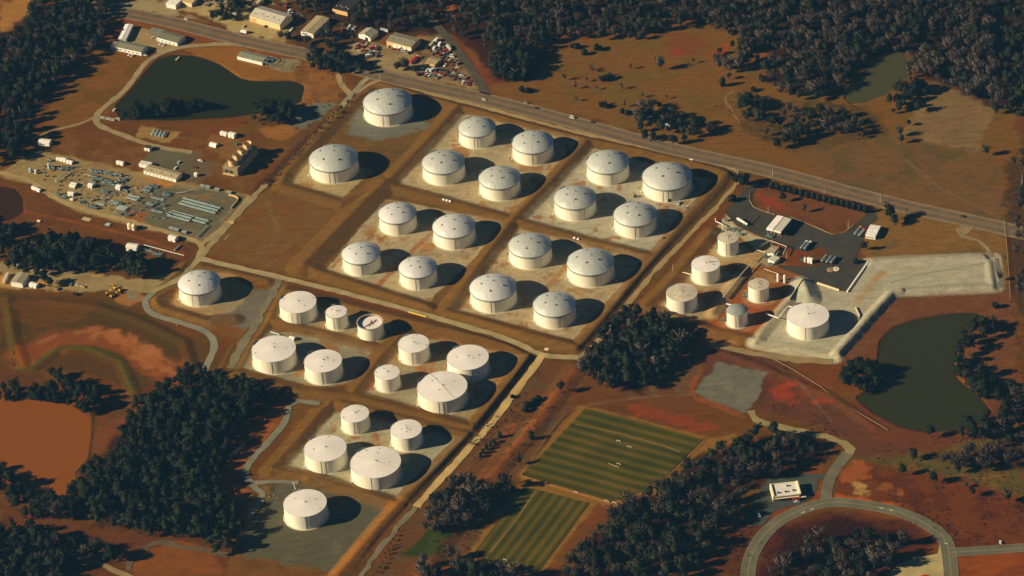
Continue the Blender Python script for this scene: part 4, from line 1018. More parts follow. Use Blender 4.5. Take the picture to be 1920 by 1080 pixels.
# woods: polygon of the tree feet, spacing, mix of kinds, label
WOODS = [
 ('pine wood between the orange pond and the tank yards', [(255,775),(300,735),(345,706),(385,702),(440,718),(492,732),(500,750),(470,782),(440,812),(425,850),(408,890),(408,930),(440,975),(400,1010),(330,1015),(250,1005),(180,985),(142,930),(158,885),(215,865),(235,815)], 6.0, {'P':.85,'E':.15}),
 ('pine wood beside the loading terminal', [(1108,665),(1150,602),(1165,594),(1205,600),(1262,612),(1300,640),(1292,665),(1248,700),(1205,735),(1150,738),(1090,705)], 6.0, {'P':.9,'G':.1}),
 ('mixed dark wood below the striped fields', [(1325,865),(1400,828),(1470,818),(1530,838),(1545,860),(1480,888),(1410,925),(1385,968),(1330,1030),(1290,1095),(1050,1095),(1120,1000),(1168,955),(1215,935),(1270,895)], 6.6, {'P':.35,'B':.45,'E':.2}),
 ('scrubby wood inside the loop road', [(1480,1040),(1540,1018),(1620,1010),(1695,1018),(1690,1045),(1650,1095),(1440,1095),(1445,1060)], 9.6, {'G':.3,'B':.3,'E':.4}),
 ('far wood at the top of the meadow', [(930,-20),(1490,-20),(1500,25),(1440,88),(1400,84),(1340,60),(1290,50),(1200,74),(1150,76),(1060,72),(1020,90),(1002,110),(990,150),(930,160),(918,120),(905,80),(870,40),(850,-20)], 7.5, {'P':.40,'B':.45,'G':.15}),
 ('bare wood around the far pond', [(1490,-20),(1880,-20),(1878,30),(1820,50),(1740,80),(1700,100),(1680,98),(1640,105),(1585,150),(1575,190),(1500,190),(1430,165),(1425,145),(1450,100),(1500,25)], 7.4, {'B':.6,'P':.22,'G':.18}),
 ('grey bare wood on the slope beyond the far pond', [(1700,110),(1790,70),(1860,40),(1872,210),(1820,190),(1765,160),(1720,150),(1704,160)], 6.6, {'G':.5,'B':.4,'P':.1}),
 ('dark wood at the upper right edge', [(1885,-20),(1990,-20),(1990,240),(1915,230),(1880,205)], 8.0, {'P':.8,'B':.2}),
 ('wood at the upper left corner', [(60,15),(120,0),(205,0),(208,55),(196,80),(170,115),(140,130),(105,165),(75,190),(55,235),(-30,265),(-30,60),(20,75),(45,60)], 7.0, {'P':.5,'B':.35,'E':.15}),
 ('dark trees at the left edge', [(-30,255),(50,245),(62,262),(30,300),(-30,318)], 6.8, {'P':.6,'E':.4}),
 ('pine grove between the equipment yard and the sandy yard', [(20,490),(55,472),(110,458),(175,465),(210,480),(222,500),(150,520),(60,518),(18,505)], 6.0, {'P':.8,'E':.2}),
 ('dark trees left of the pine grove', [(-30,425),(30,430),(45,450),(20,480),(-30,490)], 7.0, {'E':.8,'P':.2}),
 ('round evergreen clump beside the single domed tank', [(232,505),(250,490),(275,500),(284,515),(270,528),(240,525)], 4.6, {'P':1.0}),
 ('evergreens on the near shore of the upper pond', [(228,212),(270,208),(330,198),(375,194),(382,206),(330,216),(260,226),(232,224)], 5.6, {'E':1.0}),
 ('evergreens at the right end of the upper pond', [(472,205),(500,198),(545,210),(548,228),(520,236),(480,225)], 5.6, {'E':.9,'P':.1}),
 ('evergreens between the highway and the upper pond', [(578,115),(600,105),(640,110),(680,125),(690,140),(650,143),(600,140),(580,132)], 5.8, {'P':.8,'E':.2}),
 ('trees behind the scrap yard', [(640,46),(670,40),(700,34),(720,46),(750,40),(790,48),(800,62),(770,56),(738,68),(712,56),(700,48),(672,50)], 5.8, {'P':.5,'B':.5}),
 ('trees left of the dark roofed warehouse', [(552,4),(590,-8),(612,-4),(608,14),(596,30),(570,22)], 6.5, {'B':.6,'P':.25,'E':.15}),
 ('trees right of the dark roofed warehouse', [(690,-6),(725,-6),(720,30),(690,44),(668,52),(662,38),(684,22)], 7.0, {'B':.6,'P':.25,'E':.15}),
 ('bushy trees beside the tan roofed warehouse', [(612,60),(622,56),(634,92),(622,96),(606,84)], 5.6, {'B':.6,'E':.4}),
 ('bare trees along the side road', [(680,-10),(850,-10),(850,30),(875,70),(862,80),(840,50),(800,40),(760,45),(720,20),(680,15)], 8.5, {'B':.75,'P':.25}),
 ('dark trees at the road fork', [(920,100),(945,90),(985,110),(985,150),(940,158),(922,140)], 6.0, {'P':.9,'B':.1}),
 ('trees on the orange pond bank', [(80,712),(125,700),(142,728),(188,740),(198,768),(165,784),(125,760),(60,758),(20,758),(-5,750),(5,736),(60,733)], 5.8, {'E':.9,'P':.1}),
 ('trees on the lower shore of the orange pond', [(-20,872),(18,884),(38,925),(78,948),(120,940),(150,905),(172,962),(115,985),(50,970),(5,940),(-20,925)], 5.8, {'E':.8,'B':.2}),
 ('dark trees at the lower left corner', [(-30,1000),(60,998),(108,1015),(120,1045),(135,1062),(130,1100),(-30,1100)], 7.0, {'P':.4,'B':.4,'E':.2}),
 ('hedge trees along the lower left lane', [(112,1006),(170,1024),(238,1046),(225,1066),(160,1050),(108,1032)], 6.0, {'E':.7,'B':.3}),
 ('dark trees at the foot of the grey gravel yard', [(395,1000),(470,985),(455,1010),(410,1045),(398,1030)], 6.5, {'P':.5,'E':.5}),
 ('bare trees between the sandy road and the fields', [(790,985),(812,950),(838,925),(870,905),(905,925),(945,915),(955,935),(905,975),(850,1000),(800,1010)], 6.6, {'G':.35,'B':.45,'P':.2}),
 ('bare trees at the bottom edge below the striped field', [(790,1060),(830,1040),(880,1062),(980,1085),(1040,1095),(760,1110)], 6.8, {'B':.6,'G':.25,'P':.15}),
 ('dark trees on the left shore of the dark pond', [(1568,712),(1590,695),(1625,690),(1640,700),(1648,722),(1620,738),(1585,732)], 5.6, {'E':.9,'P':.1}),
 ('trees on the right shore of the dark pond', [(1828,612),(1850,598),(1885,600),(1880,618),(1850,638),(1828,652),(1824,680),(1830,702),(1860,726),(1915,736),(1915,756),(1880,766),(1828,750),(1797,710),(1794,670),(1804,640)], 5.4, {'E':.85,'B':.15}),
 ('trees below the dark pond', [(1800,806),(1850,782),(1925,752),(1925,796),(1870,824),(1800,824)], 6.0, {'E':.6,'B':.4}),
 ('brown thicket at the right edge below the pond', [(1765,868),(1830,850),(1880,835),(1925,810),(1925,880),(1860,885),(1800,890)], 6.6, {'B':.9,'E':.1}),
 ('dark scrub along the grassy slope', [(1630,878),(1700,890),(1780,905),(1925,940),(1925,955),(1800,930),(1690,905)], 9.0, {'E':.4,'B':.6}),
 ('trees in the hollow beyond the highway', [(1190,240),(1215,225),(1255,215),(1290,225),(1330,235),(1345,250),(1290,262),(1250,258),(1210,262)], 8.5, {'P':.4,'B':.3,'E':.3}),
 ('bare hedgerow slanting across the meadow', [(1185,228),(1225,200),(1262,175),(1270,182),(1235,210),(1195,238)], 5.6, {'B':.7,'G':.3}),
 ('dark trees beside the meadow track', [(1378,195),(1400,180),(1425,190),(1440,220),(1425,235),(1395,228)], 6.4, {'E':.7,'B':.3}),
 ('mixed trees at the end of the meadow', [(1440,235),(1480,210),(1560,215),(1620,235),(1625,262),(1560,260),(1500,275),(1450,280),(1435,262)], 10.5, {'E':.4,'B':.45,'G':.15}),
 ('trees around the bright soil in the meadow', [(1372,90),(1450,84),(1452,98),(1375,100)], 6.4, {'B':.6,'E':.4}),
 ('dark trees on the near edge of the far pond', [(1660,205),(1672,180),(1700,165),(1735,165),(1740,180),(1710,195),(1690,210),(1670,215)], 6.2, {'E':.8,'P':.2}),
 ('trees in front of the bright soil', [(1340,118),(1400,112),(1425,120),(1400,135),(1350,140)], 8.0, {'G':.6,'E':.4}),
 ('bushy trees in front of the warehouses', [(395,38),(435,42),(455,30),(462,8),(440,0),(425,20),(395,28)], 6.4, {'E':.5,'B':.5}),
 ('bare bushes beside the scrap yard entrance', [(725,128),(780,128),(790,135),(745,138)], 5.4, {'B':1.0}),
 ('bare bushes between the warehouse and the highway', [(520,62),(560,76),(590,82),(560,86),(520,74)], 5.6, {'B':.8,'E':.2}),
 ('dark hedge trees behind the highway house', [(1222,258),(1250,262),(1310,272),(1300,280),(1230,268)], 5.4, {'E':1.0}),
 ('bare hedge right of the upper field', [(1838,290),(1850,270),(1866,240),(1872,243),(1856,280),(1845,298)], 6.0, {'B':.5,'E':.5}),
 ('bare trees left of the upper field', [(1680,262),(1700,235),(1722,205),(1730,208),(1708,240),(1690,268)], 6.0, {'B':.6,'E':.4}),
 ('scrubby trees at the far right edge', [(1900,300),(1990,280),(1990,640),(1915,560)], 10, {'B':.8,'E':.2}),
]
cand = []
for wi, (lb, pts, sp, mixk) in enumerate(WOODS):
    P = gpoly(pts); area = abs(poly_area(P)); sp = sp*.9; n_ = int(area/(sp*sp)*1.0)
    bb0, bb1 = P.min(0), P.max(0); got = []; tries = 0; cell = {}
    ks = list(mixk); wt = [mixk[k] for k in ks]
    seedn = nr.random(1)[0]*100
    while len(got) < n_ and tries < n_*14:
        tries += 1
        x = rng.uniform(bb0[0], bb1[0]); y = rng.uniform(bb0[1], bb1[1])
        key = (int(x/sp), int(y/sp)); ok = True
        for dx in (-1,0,1):
            for dy in (-1,0,1):
                for q in cell.get((key[0]+dx, key[1]+dy), ()):
                    if (q[0]-x)**2+(q[1]-y)**2 < (sp*.72)**2: ok = False
        if not ok: continue
        cell.setdefault(key, []).append((x, y)); got.append((x, y))
    G = np.array(got)
    if len(G) == 0: continue
    sd = poly_sd(G[:,0], G[:,1], P)
    for (x, y), d in zip(got, sd):
        if d < rng.uniform(-2.5, 1.0): continue
        pr = proj([x, y, 6.0])
        if not (-45 < pr[0] < 1965 and -50 < pr[1] < 1125): continue
        cand.append((pr[1], x, y, rng.choices(ks, wt)[0], wi, rng.choice((rng.uniform(.62,.95), rng.uniform(.85,1.15), rng.uniform(1.05,1.42)))*(1 if d > 3 else .85)))
cand.sort(key=lambda c: -c[0])
SOLO_MAX = 560
nsolo = 0; stuff = {}
count_k = {}
KN = {'P': 'tall dark pine in the ', 'E': 'rounded dark evergreen in the ', 'B': 'leafless brown tree in the ', 'G': 'leafless grey tree in the ', 'C': 'conifer in the '}
cap = {'P': 240, 'E': 225, 'B': 150, 'G': 80}
for (_, x, y, k, wi, s) in cand:
    if count_k.get(k, 0) < cap[k] and 'far wood' not in WOODS[wi][0]:
        count_k[k] = count_k.get(k, 0)+1
        plant(k, x, y, s, KN[k] + WOODS[wi][0], WOODS[wi][0])
    else: stuff.setdefault((wi, k), []).append((x, y, s))
for (wi, k), L in stuff.items():
    K = KIND[k]; VV = []; FF = []; NN = []; o = 0
    for x, y, s in L:
        v, f, _, vn = K['L'][rng.randrange(len(K['L']))]
        a = rng.uniform(0, 6.28); c, q = math.cos(a)*s, math.sin(a)*s
        w = np.stack([v[:,0]*c - v[:,1]*q + x, v[:,0]*q + v[:,1]*c + y, v[:,2]*s*rng.uniform(.88,1.15) + zat(x, y)], 1)
        VV.append(w); FF.append(f+o); o += len(w)
        NN.append(np.stack([vn[:,0]*c - vn[:,1]*q, vn[:,0]*q + vn[:,1]*c, vn[:,2]*s], 1)/s)
    ob = bpy.data.objects.new('woodland', np_mesh('woodland', np.vstack(VV), f3=np.vstack(FF), m=K['m'], vn=np.vstack(NN))); COL.objects.link(ob)
    tag(ob, KN[k].replace('tall dark pine', 'mass of dark pines').replace('rounded dark evergreen', 'mass of dark evergreens').replace('leafless brown tree', 'mass of leafless brown trees').replace('leafless grey tree','mass of leafless grey trees') + WOODS[wi][0], 'woodland', kind='stuff')

# low scrub and tufts (uncountable)
def scrub(polys, dens, m, size, hgt, label, seed):
    g = np.random.default_rng(seed); pts = []
    for pl in polys:
        P = gpoly(pl); b0, b1 = P.min(0), P.max(0); n_ = int(abs(np.prod(b1-b0))*dens)
        x = g.uniform(b0[0], b1[0], n_); y = g.uniform(b0[1], b1[1], n_)
        k = (poly_sd(x, y, P) > 0) & (fbm(x, y, 25, seed+3) > .47)
        for xx, yy in zip(x[k], y[k]):
            s = g.uniform(.5,1.4); z = zat(xx, yy)
            for q in range(7): pts.append((xx+g.normal(0,.7*s*size), yy+g.normal(0,.7*s*size), z+abs(g.normal(0,.45))*hgt*s+.1))
    v, f = leaf_cloud(np.array(pts), size*.75, seed=seed)
    o = bpy.data.objects.new('scrub', np_mesh('scrub', v, f3=f, m=m)); COL.objects.link(o); tag(o, label, 'scrub', kind='stuff')
M_SCRUB = fol_mat('dry_scrub', (0.06,0.034,0.024)); M_SCRUBG = fol_mat('green_scrub', (0.036,0.038,0.022))
scrub([[(1650,930),(1800,905),(1925,945),(1925,1020),(1790,1028),(1745,985)],[(1430,990),(1560,955),(1700,972),(1770,1020),(1700,1055),(1420,1085)],[(1420,750),(1540,760),(1600,830),(1480,795)],[(1345,1000),(1420,970),(1405,1080),(1300,1080)]], .045, M_SCRUB, .9, 1.1, 'low reddish brown brush covering the rough ground by the loop road', 31)
scrub([[(1640,830),(1920,800),(1925,930),(1800,905),(1620,875)],[(1655,880),(1925,940),(1925,960),(1700,910)],[(1080,765),(1300,750),(1330,700),(1240,720),(1120,745)],[(860,820),(1000,690),(1070,720),(960,890)],[(740,1080),(890,900),(960,905),(860,1080)]], .035, M_SCRUBG, .9, 1.0, 'low dark green and brown brush on the open slopes', 32)
scrub([[(1400,200),(1640,190),(1640,270),(1450,290)],[(1170,200),(1420,180),(1440,260),(1200,250)],[(560,190),(640,180),(600,240),(545,270)],[(0,560),(120,1000),(0,1000)]], .02, M_SCRUBG, .9, 1.2, 'thin brush and weeds among the scattered trees', 33)
scrub([[(1880,300),(1925,300),(1925,800),(1890,560)],[(240,200),(550,200),(540,235),(240,228)],[(470,100),(640,130),(640,150),(560,150)]], .04, M_SCRUB, .9, 1.2, 'dry brown brush along the field margins', 34)
# ---------------------------------------------------------------- buildings
_mc = {}
def cm_(c, rough=.8, metal=0, var=.1):
    k = (tuple(c), rough, metal)
    if k not in _mc: _mc[k] = mat('paint', c, rough, metal, var, .3)
    return _mc[k]
M_GLASS = mat('dark_glass', (0.03,0.04,0.05), .2, seen=False, spec=.6)
M_TYRE = mat('tyre_rubber', (0.03,0.03,0.03), .9, seen=False)
def frame(A, B, C, h):
    a, b, c = gp(*A, h), gp(*B, h), gp(*C, h)
    u = (b-a)[:2]; L = np.linalg.norm(u); u /= L; v = np.array([-u[1], u[0]]); return a, L, float((c-b)[:2] @ v), math.atan2(u[1], u[0])
def building(A, B, C, h, label, wallc, roofc, roof='gable', ridge='x', rise=1.4, doors=(), windows=(), sky=0, cat='building', name='building', group=None, over=.35, ridgec=None):
    a, L, D, an = frame(A, B, C, h)
    t = thing(name, (a[0], a[1], zat(a[0], a[1])), an, label, cat, group)
    W = MB(); hw = h
    if roof == 'flat':
        W.box(0, L, 0, D, -.5, h-.1); W.build('wall', cm_(wallc), t)
        Rf = MB(); Rf.box(-.15, L+.15, -.15, D+.15, h-.1, h+.25); R_ = Rf.build('roof', cm_(roofc, var=.15), t)
    else:
        if ridge == 'x':
            W.add([(0,0,-.5),(L,0,-.5),(L,D,-.5),(0,D,-.5),(0,0,h),(L,0,h),(L,D,h),(0,D,h),(0,D/2,h+rise),(L,D/2,h+rise)],
                  [(0,1,5,4),(1,2,6,9,5),(2,3,7,6),(3,0,4,8,7),(0,3,2,1)])
            o = over; s = rise/(D/2)
            vs = [(-o,-o,h-o*s),(L+o,-o,h-o*s),(L+o,D/2,h+rise),(-o,D/2,h+rise),(L+o,D+o,h-o*s),(-o,D+o,h-o*s)]
        else:
            W.add([(0,0,-.5),(L,0,-.5),(L,D,-.5),(0,D,-.5),(0,0,h),(L,0,h),(L,D,h),(0,D,h),(L/2,0,h+rise),(L/2,D,h+rise)],
                  [(0,1,5,8,4),(1,2,6,5),(2,3,7,9,6),(3,0,4,7),(0,3,2,1)])
            o = over; s = rise/(L/2)
            vs = [(L+o,-o,h-o*s),(L+o,D+o,h-o*s),(L/2,D+o,h+rise),(L/2,-o,h+rise),(-o,D+o,h-o*s),(-o,-o,h-o*s)]
        W.build('wall', cm_(wallc), t)
        th = .22; vv = [(x,y,z+.06) for x,y,z in vs] + [(x,y,z+.06+th) for x,y,z in vs]
        fs = [(6,7,8,9),(9,8,10,11),(3,2,1,0),(5,4,2,3),(0,1,7,6),(1,2,8,7),(2,4,10,8),(4,5,11,10),(5,3,9,11),(3,0,6,9)]
        R_ = MB().add(vv, fs).build('roof', cm_(roofc, .7, .1, .15), t)
        rc = MB()
        if ridge == 'x': rc.box(-o, L+o, D/2-.35, D/2+.35, h+rise+.2, h+rise+.38)
        else: rc.box(L/2-.35, L/2+.35, -o, D+o, h+rise+.2, h+rise+.38)
        rc.build('ridge_cap', cm_(ridgec or tuple(min(255, x+14) for x in roofc)), t)
    for (side, p0, p1, z0, z1, c) in doors:
        m = MB()
        if side == 'f': m.box(p0*L, p1*L, -.12, .05, z0, z1)
        elif side == 'r': m.box(L-.05, L+.12, p0*D, p1*D, z0, z1)
        m.build('door', cm_(c), t)
    for (side, p0, p1, z0, z1) in windows:
        m = MB()
        if side == 'f': m.box(p0*L, p1*L, -.08, .05, z0, z1)
        else: m.box(L-.05, L+.08, p0*D, p1*D, z0, z1)
        m.build('window', M_GLASS, t)
    for k in range(sky):
        m = MB(); x = L*(k+.6)/(sky+.2); y = D*(.3 if k % 2 else .22)
        z = h + (rise*y/(D/2) if roof != 'flat' and ridge == 'x' else (rise*(1-abs(x-L/2)/(L/2)) if roof != 'flat' else 0))
        m.box(x-.8, x+.8, y-.7, y+.7, z+.1, z+.75); m.build('roof_unit', cm_((150,144,124)), t)
    return t, L, D, an
WHT=(244,226,198); CRM=(232,196,138); TNR=(156,138,104); GRR=(128,124,106); LGR=(196,180,150)
rw = lambda a0, n_, z0, z1: [('f', a0+i*(1-2*a0)/n_+.01, a0+(i+.45)*(1-2*a0)/n_, z0, z1) for i in range(n_)]
building((293.5,69.5),(332,80),(344,66.5),4.6,'white shed with grey ridged roof and two parked cars, above the upper pond',WHT,(122,114,90),rise=1.3,windows=rw(.05,5,1.4,2.6))
building((278,58),(300.5,63),(308,56),4.2,'open grey roofed carport joined to the shed above the pond',(110,100,80),(128,124,104),roof='flat',name='carport')
building((207,85.5),(264.5,97.5),(276,86),4.6,'long white walled shed with three faint roof bands at the wood edge',WHT,(132,122,96),rise=1.5,windows=rw(.04,7,1.4,2.6))
building((222,73),(236,73.5),(257.5,46.5),4.4,'narrow white roofed shed slanting away beside the wood',(220,204,176),(250,230,206),rise=.7,ridge='y')
t_, L_, D_, an_ = building((444.4,105),(491,116.5),(503,106),4.0,'long white shed with a bare steel frame at its end, on the pond bank',WHT,(136,130,104),rise=1.3,sky=2)
sf = MB()
for x in (L_+.5, L_+5.5, L_+10.5):
    for y in (0, D_): sf.tube((x,y,0),(x,y,4.6),.22,4)
    sf.tube((x,0,4.6),(x,D_/2,5.9),.2,4); sf.tube((x,D_/2,5.9),(x,D_,4.6),.2,4)
for y, z in ((0,4.6),(D_/2,5.9),(D_,4.6)): sf.tube((L_+.5,y,z),(L_+10.5,y,z),.2,4)
sf.build('steel_frame', cm_((150,156,144)), t_)
building((468,29.5),(524.5,46.3),(546,27.5),6.8,'biggest warehouse with a pale roof, bright front slope and grey back slope',CRM,(196,178,150),rise=3.4,doors=[('f',.05,.2,0,4.6,(206,160,98)),('f',.42,.56,0,4.2,(236,196,124))],sky=5)
building((563.8,58.8),(587,64),(614.4,33.8),5.0,'tan roofed warehouse with its narrow white end to the highway',WHT,(176,152,112),rise=1.0,ridge='y',windows=[('f',.1,.5,2.6,3.8)])
tr_b = building((623,15.5),(651,22.5),(679,2),5.2,'dark roofed warehouse with a cream front wall and small roof units',(226,176,110),(52,52,54),roof='flat',sky=5)
building((672,64),(694.4,71),(706,58.5),4.4,'white barn with an arched gable and a dark open door',WHT,(170,156,126),rise=2.6,ridge='y',doors=[('f',.55,.78,0,3.4,(40,34,32))])
building((724.4,75.8),(771,88.2),(783,71.5),6.0,'garage with four white roller doors in a cream wall',(222,178,112),(142,130,102),rise=1.6,doors=[('f',.26+.19*i,.40+.19*i,0,4.6,(250,232,196)) for i in range(4)],sky=4)
building((797,116),(815,121.5),(826,110.5),3.6,'small tan workshop inside the scrap yard',(216,164,100),(168,140,100),rise=.9)
building((311,6),(329,10),(338,-4),5.0,'white house cut by the top edge of the picture',WHT,(246,228,196),roof='flat')
building((341,2),(359,6.5),(366,-6),4.6,'cream shed cut by the top edge beside the white house',CRM,(214,178,116),roof='flat')
building((471,2.5),(482.5,7),(492,-2),4.0,'small cream shed behind the biggest warehouse',CRM,(190,164,118),rise=.8)
building((269,319.5),(329.4,335.8),(341.5,324.5),3.8,'long tan roofed control building with a white front wall',WHT,(180,154,112),rise=1.2,windows=rw(.05,8,1.2,2.4),sky=3)
building((260,307),(280,311),(286,305),3.6,'white annex at the end of the long control building',WHT,(226,206,180),roof='flat')
building((20,528.2),(41.5,531.5),(49,513.5),5.0,'tan roofed shed with a white front on the sandy yard',WHT,(168,148,112),rise=1.0,ridge='y')
t_, L_, D_, an_ = building((1623,440),(1641,443),(1655.5,425),4.0,'white roofed office with windows beside the asphalt drive',WHT,(250,232,206),rise=.5,windows=[('f',.1+.2*i,.22+.2*i,1,2.4) for i in range(4)])
building((1438,472),(1450.6,475.2),(1458.8,463),3.6,'small shed with tan roof beside an orange tank truck',WHT,(176,154,118),rise=.5)
building((1440,486),(1452,491),(1459,482),3.4,'low white pump house with pipework in front',WHT,(206,192,160),roof='flat')
building((1233.5,228),(1247,230),(1250,226),3.2,'white house half hidden by trees beyond the highway',WHT,(150,146,128),rise=1.4)
building((1247,231.5),(1262,235),(1264,231),3.0,'white wing of the house beyond the highway',WHT,(170,160,136),rise=1.0,ridge='x')
building((1430,590),(1431,590.2),(1431.2,590),2.0,'x',WHT,WHT,roof='flat') if False else None
# restaurant with parapet
a, L, D, an = frame((1451,931.5),(1500,926),(1494,903),5.2)
t = thing('restaurant', (a[0],a[1],0), an, 'cream walled restaurant with a flat roof, parapet and roof units by the loop road', 'building')
W = MB(); W.box(0,L,0,D,-.4,4.6); W.build('wall', cm_((168,110,92)), t)
P_ = MB(); 
for bx in ((0,L,-.3,.3),(0,L,D-.3,D+.3),(-.9,.5,-.3,D+.3),(L-.5,L+.9,-.3,D+.3)): P_.box(bx[0],bx[1],bx[2],bx[3],4.6,6.0 if bx[1]-bx[0] < 5 else 5.6)
P_.build('parapet', cm_((246,222,172)), t)
MB().box(-.9,.1,-.2,D+.2,-.3,4.6).build('side_wall', cm_((240,206,146)), t)
MB().box(.6,L-.6,.35,D-.35,4.62,4.8).build('roof', cm_((226,208,186)), t)
for i, (x, y) in enumerate(((.2,.28),(.5,.3),(.8,.34),(.62,.75))):
    MB().box(L*x-1.1,L*x+1.1,D*y-.8,D*y+.8,4.8,5.9).build('roof_unit', cm_((96,92,84)), t)
MB().box(L*.02,L*.97,-1.6,-.3,3.3,3.6).build('awning', cm_((226,196,150)), t)
MB().box(L*.7,L*.98,-3.6,-.3,0,3.0).build('porch', cm_((128,52,44)), t)
MB().box(L*.05,L*.9,-.34,-.28,1.0,2.6).build('window', M_GLASS, t)
MB().box(L+.4,L+5,-2.2,-.8,2.6,2.9).build('canopy', cm_((214,196,160)), t)
# red roofed canopy at the bottom edge
a = gp(1735,1091); t = thing('canopy', (a[0],a[1],0), .1, 'bright red round canopy cut by the bottom edge beside the sandy drive', 'canopy')
MB().revolve([(5.2,3.2),(5.0,3.9),(3.4,4.8),(.01,5.2)],20).build('roof', cm_((200,24,30)), t); q = MB()
for x in (-3,3):
    q2 = MB(); q2.tube((x,0,0),(x,0,3.4),.2); q2.build('post', M_STEEL, t)
# truck loading canopy
a, L, D, an = frame((1437.5,428),(1464.6,435),(1482,410.5),6.4)
t = thing('loading_canopy', (a[0],a[1],0), an, 'truck loading canopy with two pale roofs split by a dark gap', 'canopy')
for (x0, x1, c, tilt) in ((0, L*.45, (248,226,204), .5), (L*.5, L, (206,190,158), -.3)):
    m = MB().add([(x0,-.5,6.4),(x1,-.5,6.4),(x1,D,6.4),(x0,D,6.4),(x0,-.5,7.0),(x1,-.5,7.0+tilt*.5),(x1,D,7.0+tilt*.5),(x0,D,7.0)],[(3,2,1,0),(4,5,6,7),(0,1,5,4),(1,2,6,5),(2,3,7,6),(3,0,4,7)])
    m.build('roof', cm_(c), t)
    MB().box(x0,x1,-.7,-.52,5.0,6.9).build('fascia', cm_(WHT), t)
for x in (.6, L*.45, L*.52, L-.6):
    for y in (.5, D*.35, D*.68, D-.8): MB().tube((x,y,0),(x,y,6.4),.25,6).build('post', M_STEEL, t)
for x in (L*.22, L*.75): MB().box(x-1,x+1,2,D-2,0,3.2).build('loading_rack', cm_((150,110,90)), t)
# cooling tower
a, L, D, an = frame((417.4,311),(444.5,317),(478,274),9.0)
t = thing('cooling_tower', (a[0],a[1],0), an, 'tan cooling tower with a row of round fan stacks and a huge shadow', 'cooling tower')
W = MB(); W.box(0,L,0,D,0,9); W.build('casing', cm_((150,128,92), var=.35), t)
for i in range(2): MB().box(L*(.1+.34*i),L*(.36+.34*i),-.12,.05,2.2,5.2).build('louvre', M_DARK, t)
MB().box(-.3,L*.8,-1.2,-.1,0,.8).build('basin', cm_((214,176,118)), t)
stt = MB()
for i in range(10): stt.box(L+.1, L+1.3, 1+i*1.1, 2+i*1.1, i*.9, i*.9+.2)
stt.add([(L+1.3,1,0),(L+1.4,1,0),(L+1.4,12,9),(L+1.3,12,9),(L+1.3,1,1),(L+1.4,1,1),(L+1.4,12,10),(L+1.3,12,10)],[(3,2,1,0),(4,5,6,7),(0,1,5,4),(1,2,6,5),(2,3,7,6),(3,0,4,7)])
stt.build('stair', M_STEEL, t)
for i in range(4):
    y = D*(.14+.24*i); s = MB().revolve([(4.4,9),(4.0,10.8),(4.0,13.4),(4.4,15.4),(4.2,15.4),(3.7,13.4),(3.7,10.5)],24); o = s.build('fan_stack', cm_((222,180,122)), t); o.location = (L*.5, y, 0)
    o2 = MB().cyl(0,0,10.6,10.8,3.8,3.8,20).build('fan_deck', M_DARK, o)

# ---------------------------------------------------------------- vehicles
_car = {}
def car_meshes(c, kind):
    k = (c, kind)
    if k in _car: return _car[k]
    if kind == 'van': L, Wd, H, hb, x0, x1 = 5.6, 2.1, 2.4, 1.3, -2.6, 1.7
    elif kind == 'pickup': L, Wd, H, hb, x0, x1 = 5.6, 2.0, 1.9, 1.1, -.3, 1.4
    else: L, Wd, H, hb, x0, x1 = 4.7, 1.9, 1.55, .95, -1.7, 1.1
    w = Wd/2
    b = MB().add([(-L/2,-w,.3),(L/2,-w,.3),(L/2,w,.3),(-L/2,w,.3),(-L/2,-w,hb),(L/2-.2,-w*.95,hb-.1),(L/2-.2,w*.95,hb-.1),(-L/2,w,hb)],[(3,2,1,0),(4,5,6,7),(0,1,5,4),(1,2,6,5),(2,3,7,6),(3,0,4,7)])
    w2 = w*.82; r = .35 if kind != 'van' else .15
    b.add([(x0+r,-w2,H),(x1-r*1.4,-w2,H),(x1-r*1.4,w2,H),(x0+r,w2,H),(x0+r,-w2,H-.12),(x1-r*1.4,-w2,H-.12),(x1-r*1.4,w2,H-.12),(x0+r,w2,H-.12)],[(0,1,2,3),(7,6,5,4),(4,5,1,0),(5,6,2,1),(6,7,3,2),(7,4,0,3)])
    g = MB().add([(x0,-w*.95,hb-.1),(x1,-w*.95,hb-.1),(x1,w*.95,hb-.1),(x0,w*.95,hb-.1),(x0+r,-w2*.98,H-.12),(x1-r*1.4,-w2*.98,H-.12),(x1-r*1.4,w2*.98,H-.12),(x0+r,w2*.98,H-.12)],[(4,5,6,7),(0,1,5,4),(1,2,6,5),(2,3,7,6),(3,0,4,7)])
    m = mat('car_paint', c, .35, .1, .05)
    mk = lambda mb, mm, nm: (lambda me: (me.from_pydata(mb.v, [], mb.f), me.materials.append(mm), me)[2])(bpy.data.meshes.new(nm))
    wh = []
    for x in (-L*.31, L*.31):
        for y in (-w+.12, w-.12): wh.append(MB().tube((x,y-.12,.34),(x,y+.12,.34),.34,8))
    _car[k] = (mk(b, m, 'body'), mk(g, M_GLASS, 'windows'), [mk(x, M_TYRE, 'wheel') for x in wh]); return _car[k]
def link(me, name, p):
    o = bpy.data.objects.new(name, me); COL.objects.link(o); o.parent = p; return o
def car(px, py, ang, c, label, kind='car', group=None, wheels=False, name=None, xy=None):
    g = gp(px, py) if xy is None else xy
    t = thing(name or {'car':'parked_car','van':'van','pickup':'pickup_truck'}[kind], (g[0], g[1], max(0, zat(g[0], g[1]))+.12), ang, label, {'car':'car','van':'van','pickup':'pickup truck'}[kind], group)
    b, w, wh = car_meshes(tuple(c), kind); link(b, 'body', t); link(w, 'window', t)
    if wheels:
        for x in wh: link(x, 'wheel', t)
    return t
def ang_px(a, b): 
    d = gp(*b) - gp(*a); return math.atan2(d[1], d[0])
HW = ang_px((700,138),(1070,228)); HW0 = ang_px((330,44),(455,76)); HWR = ang_px((1600,363),(1850,421))
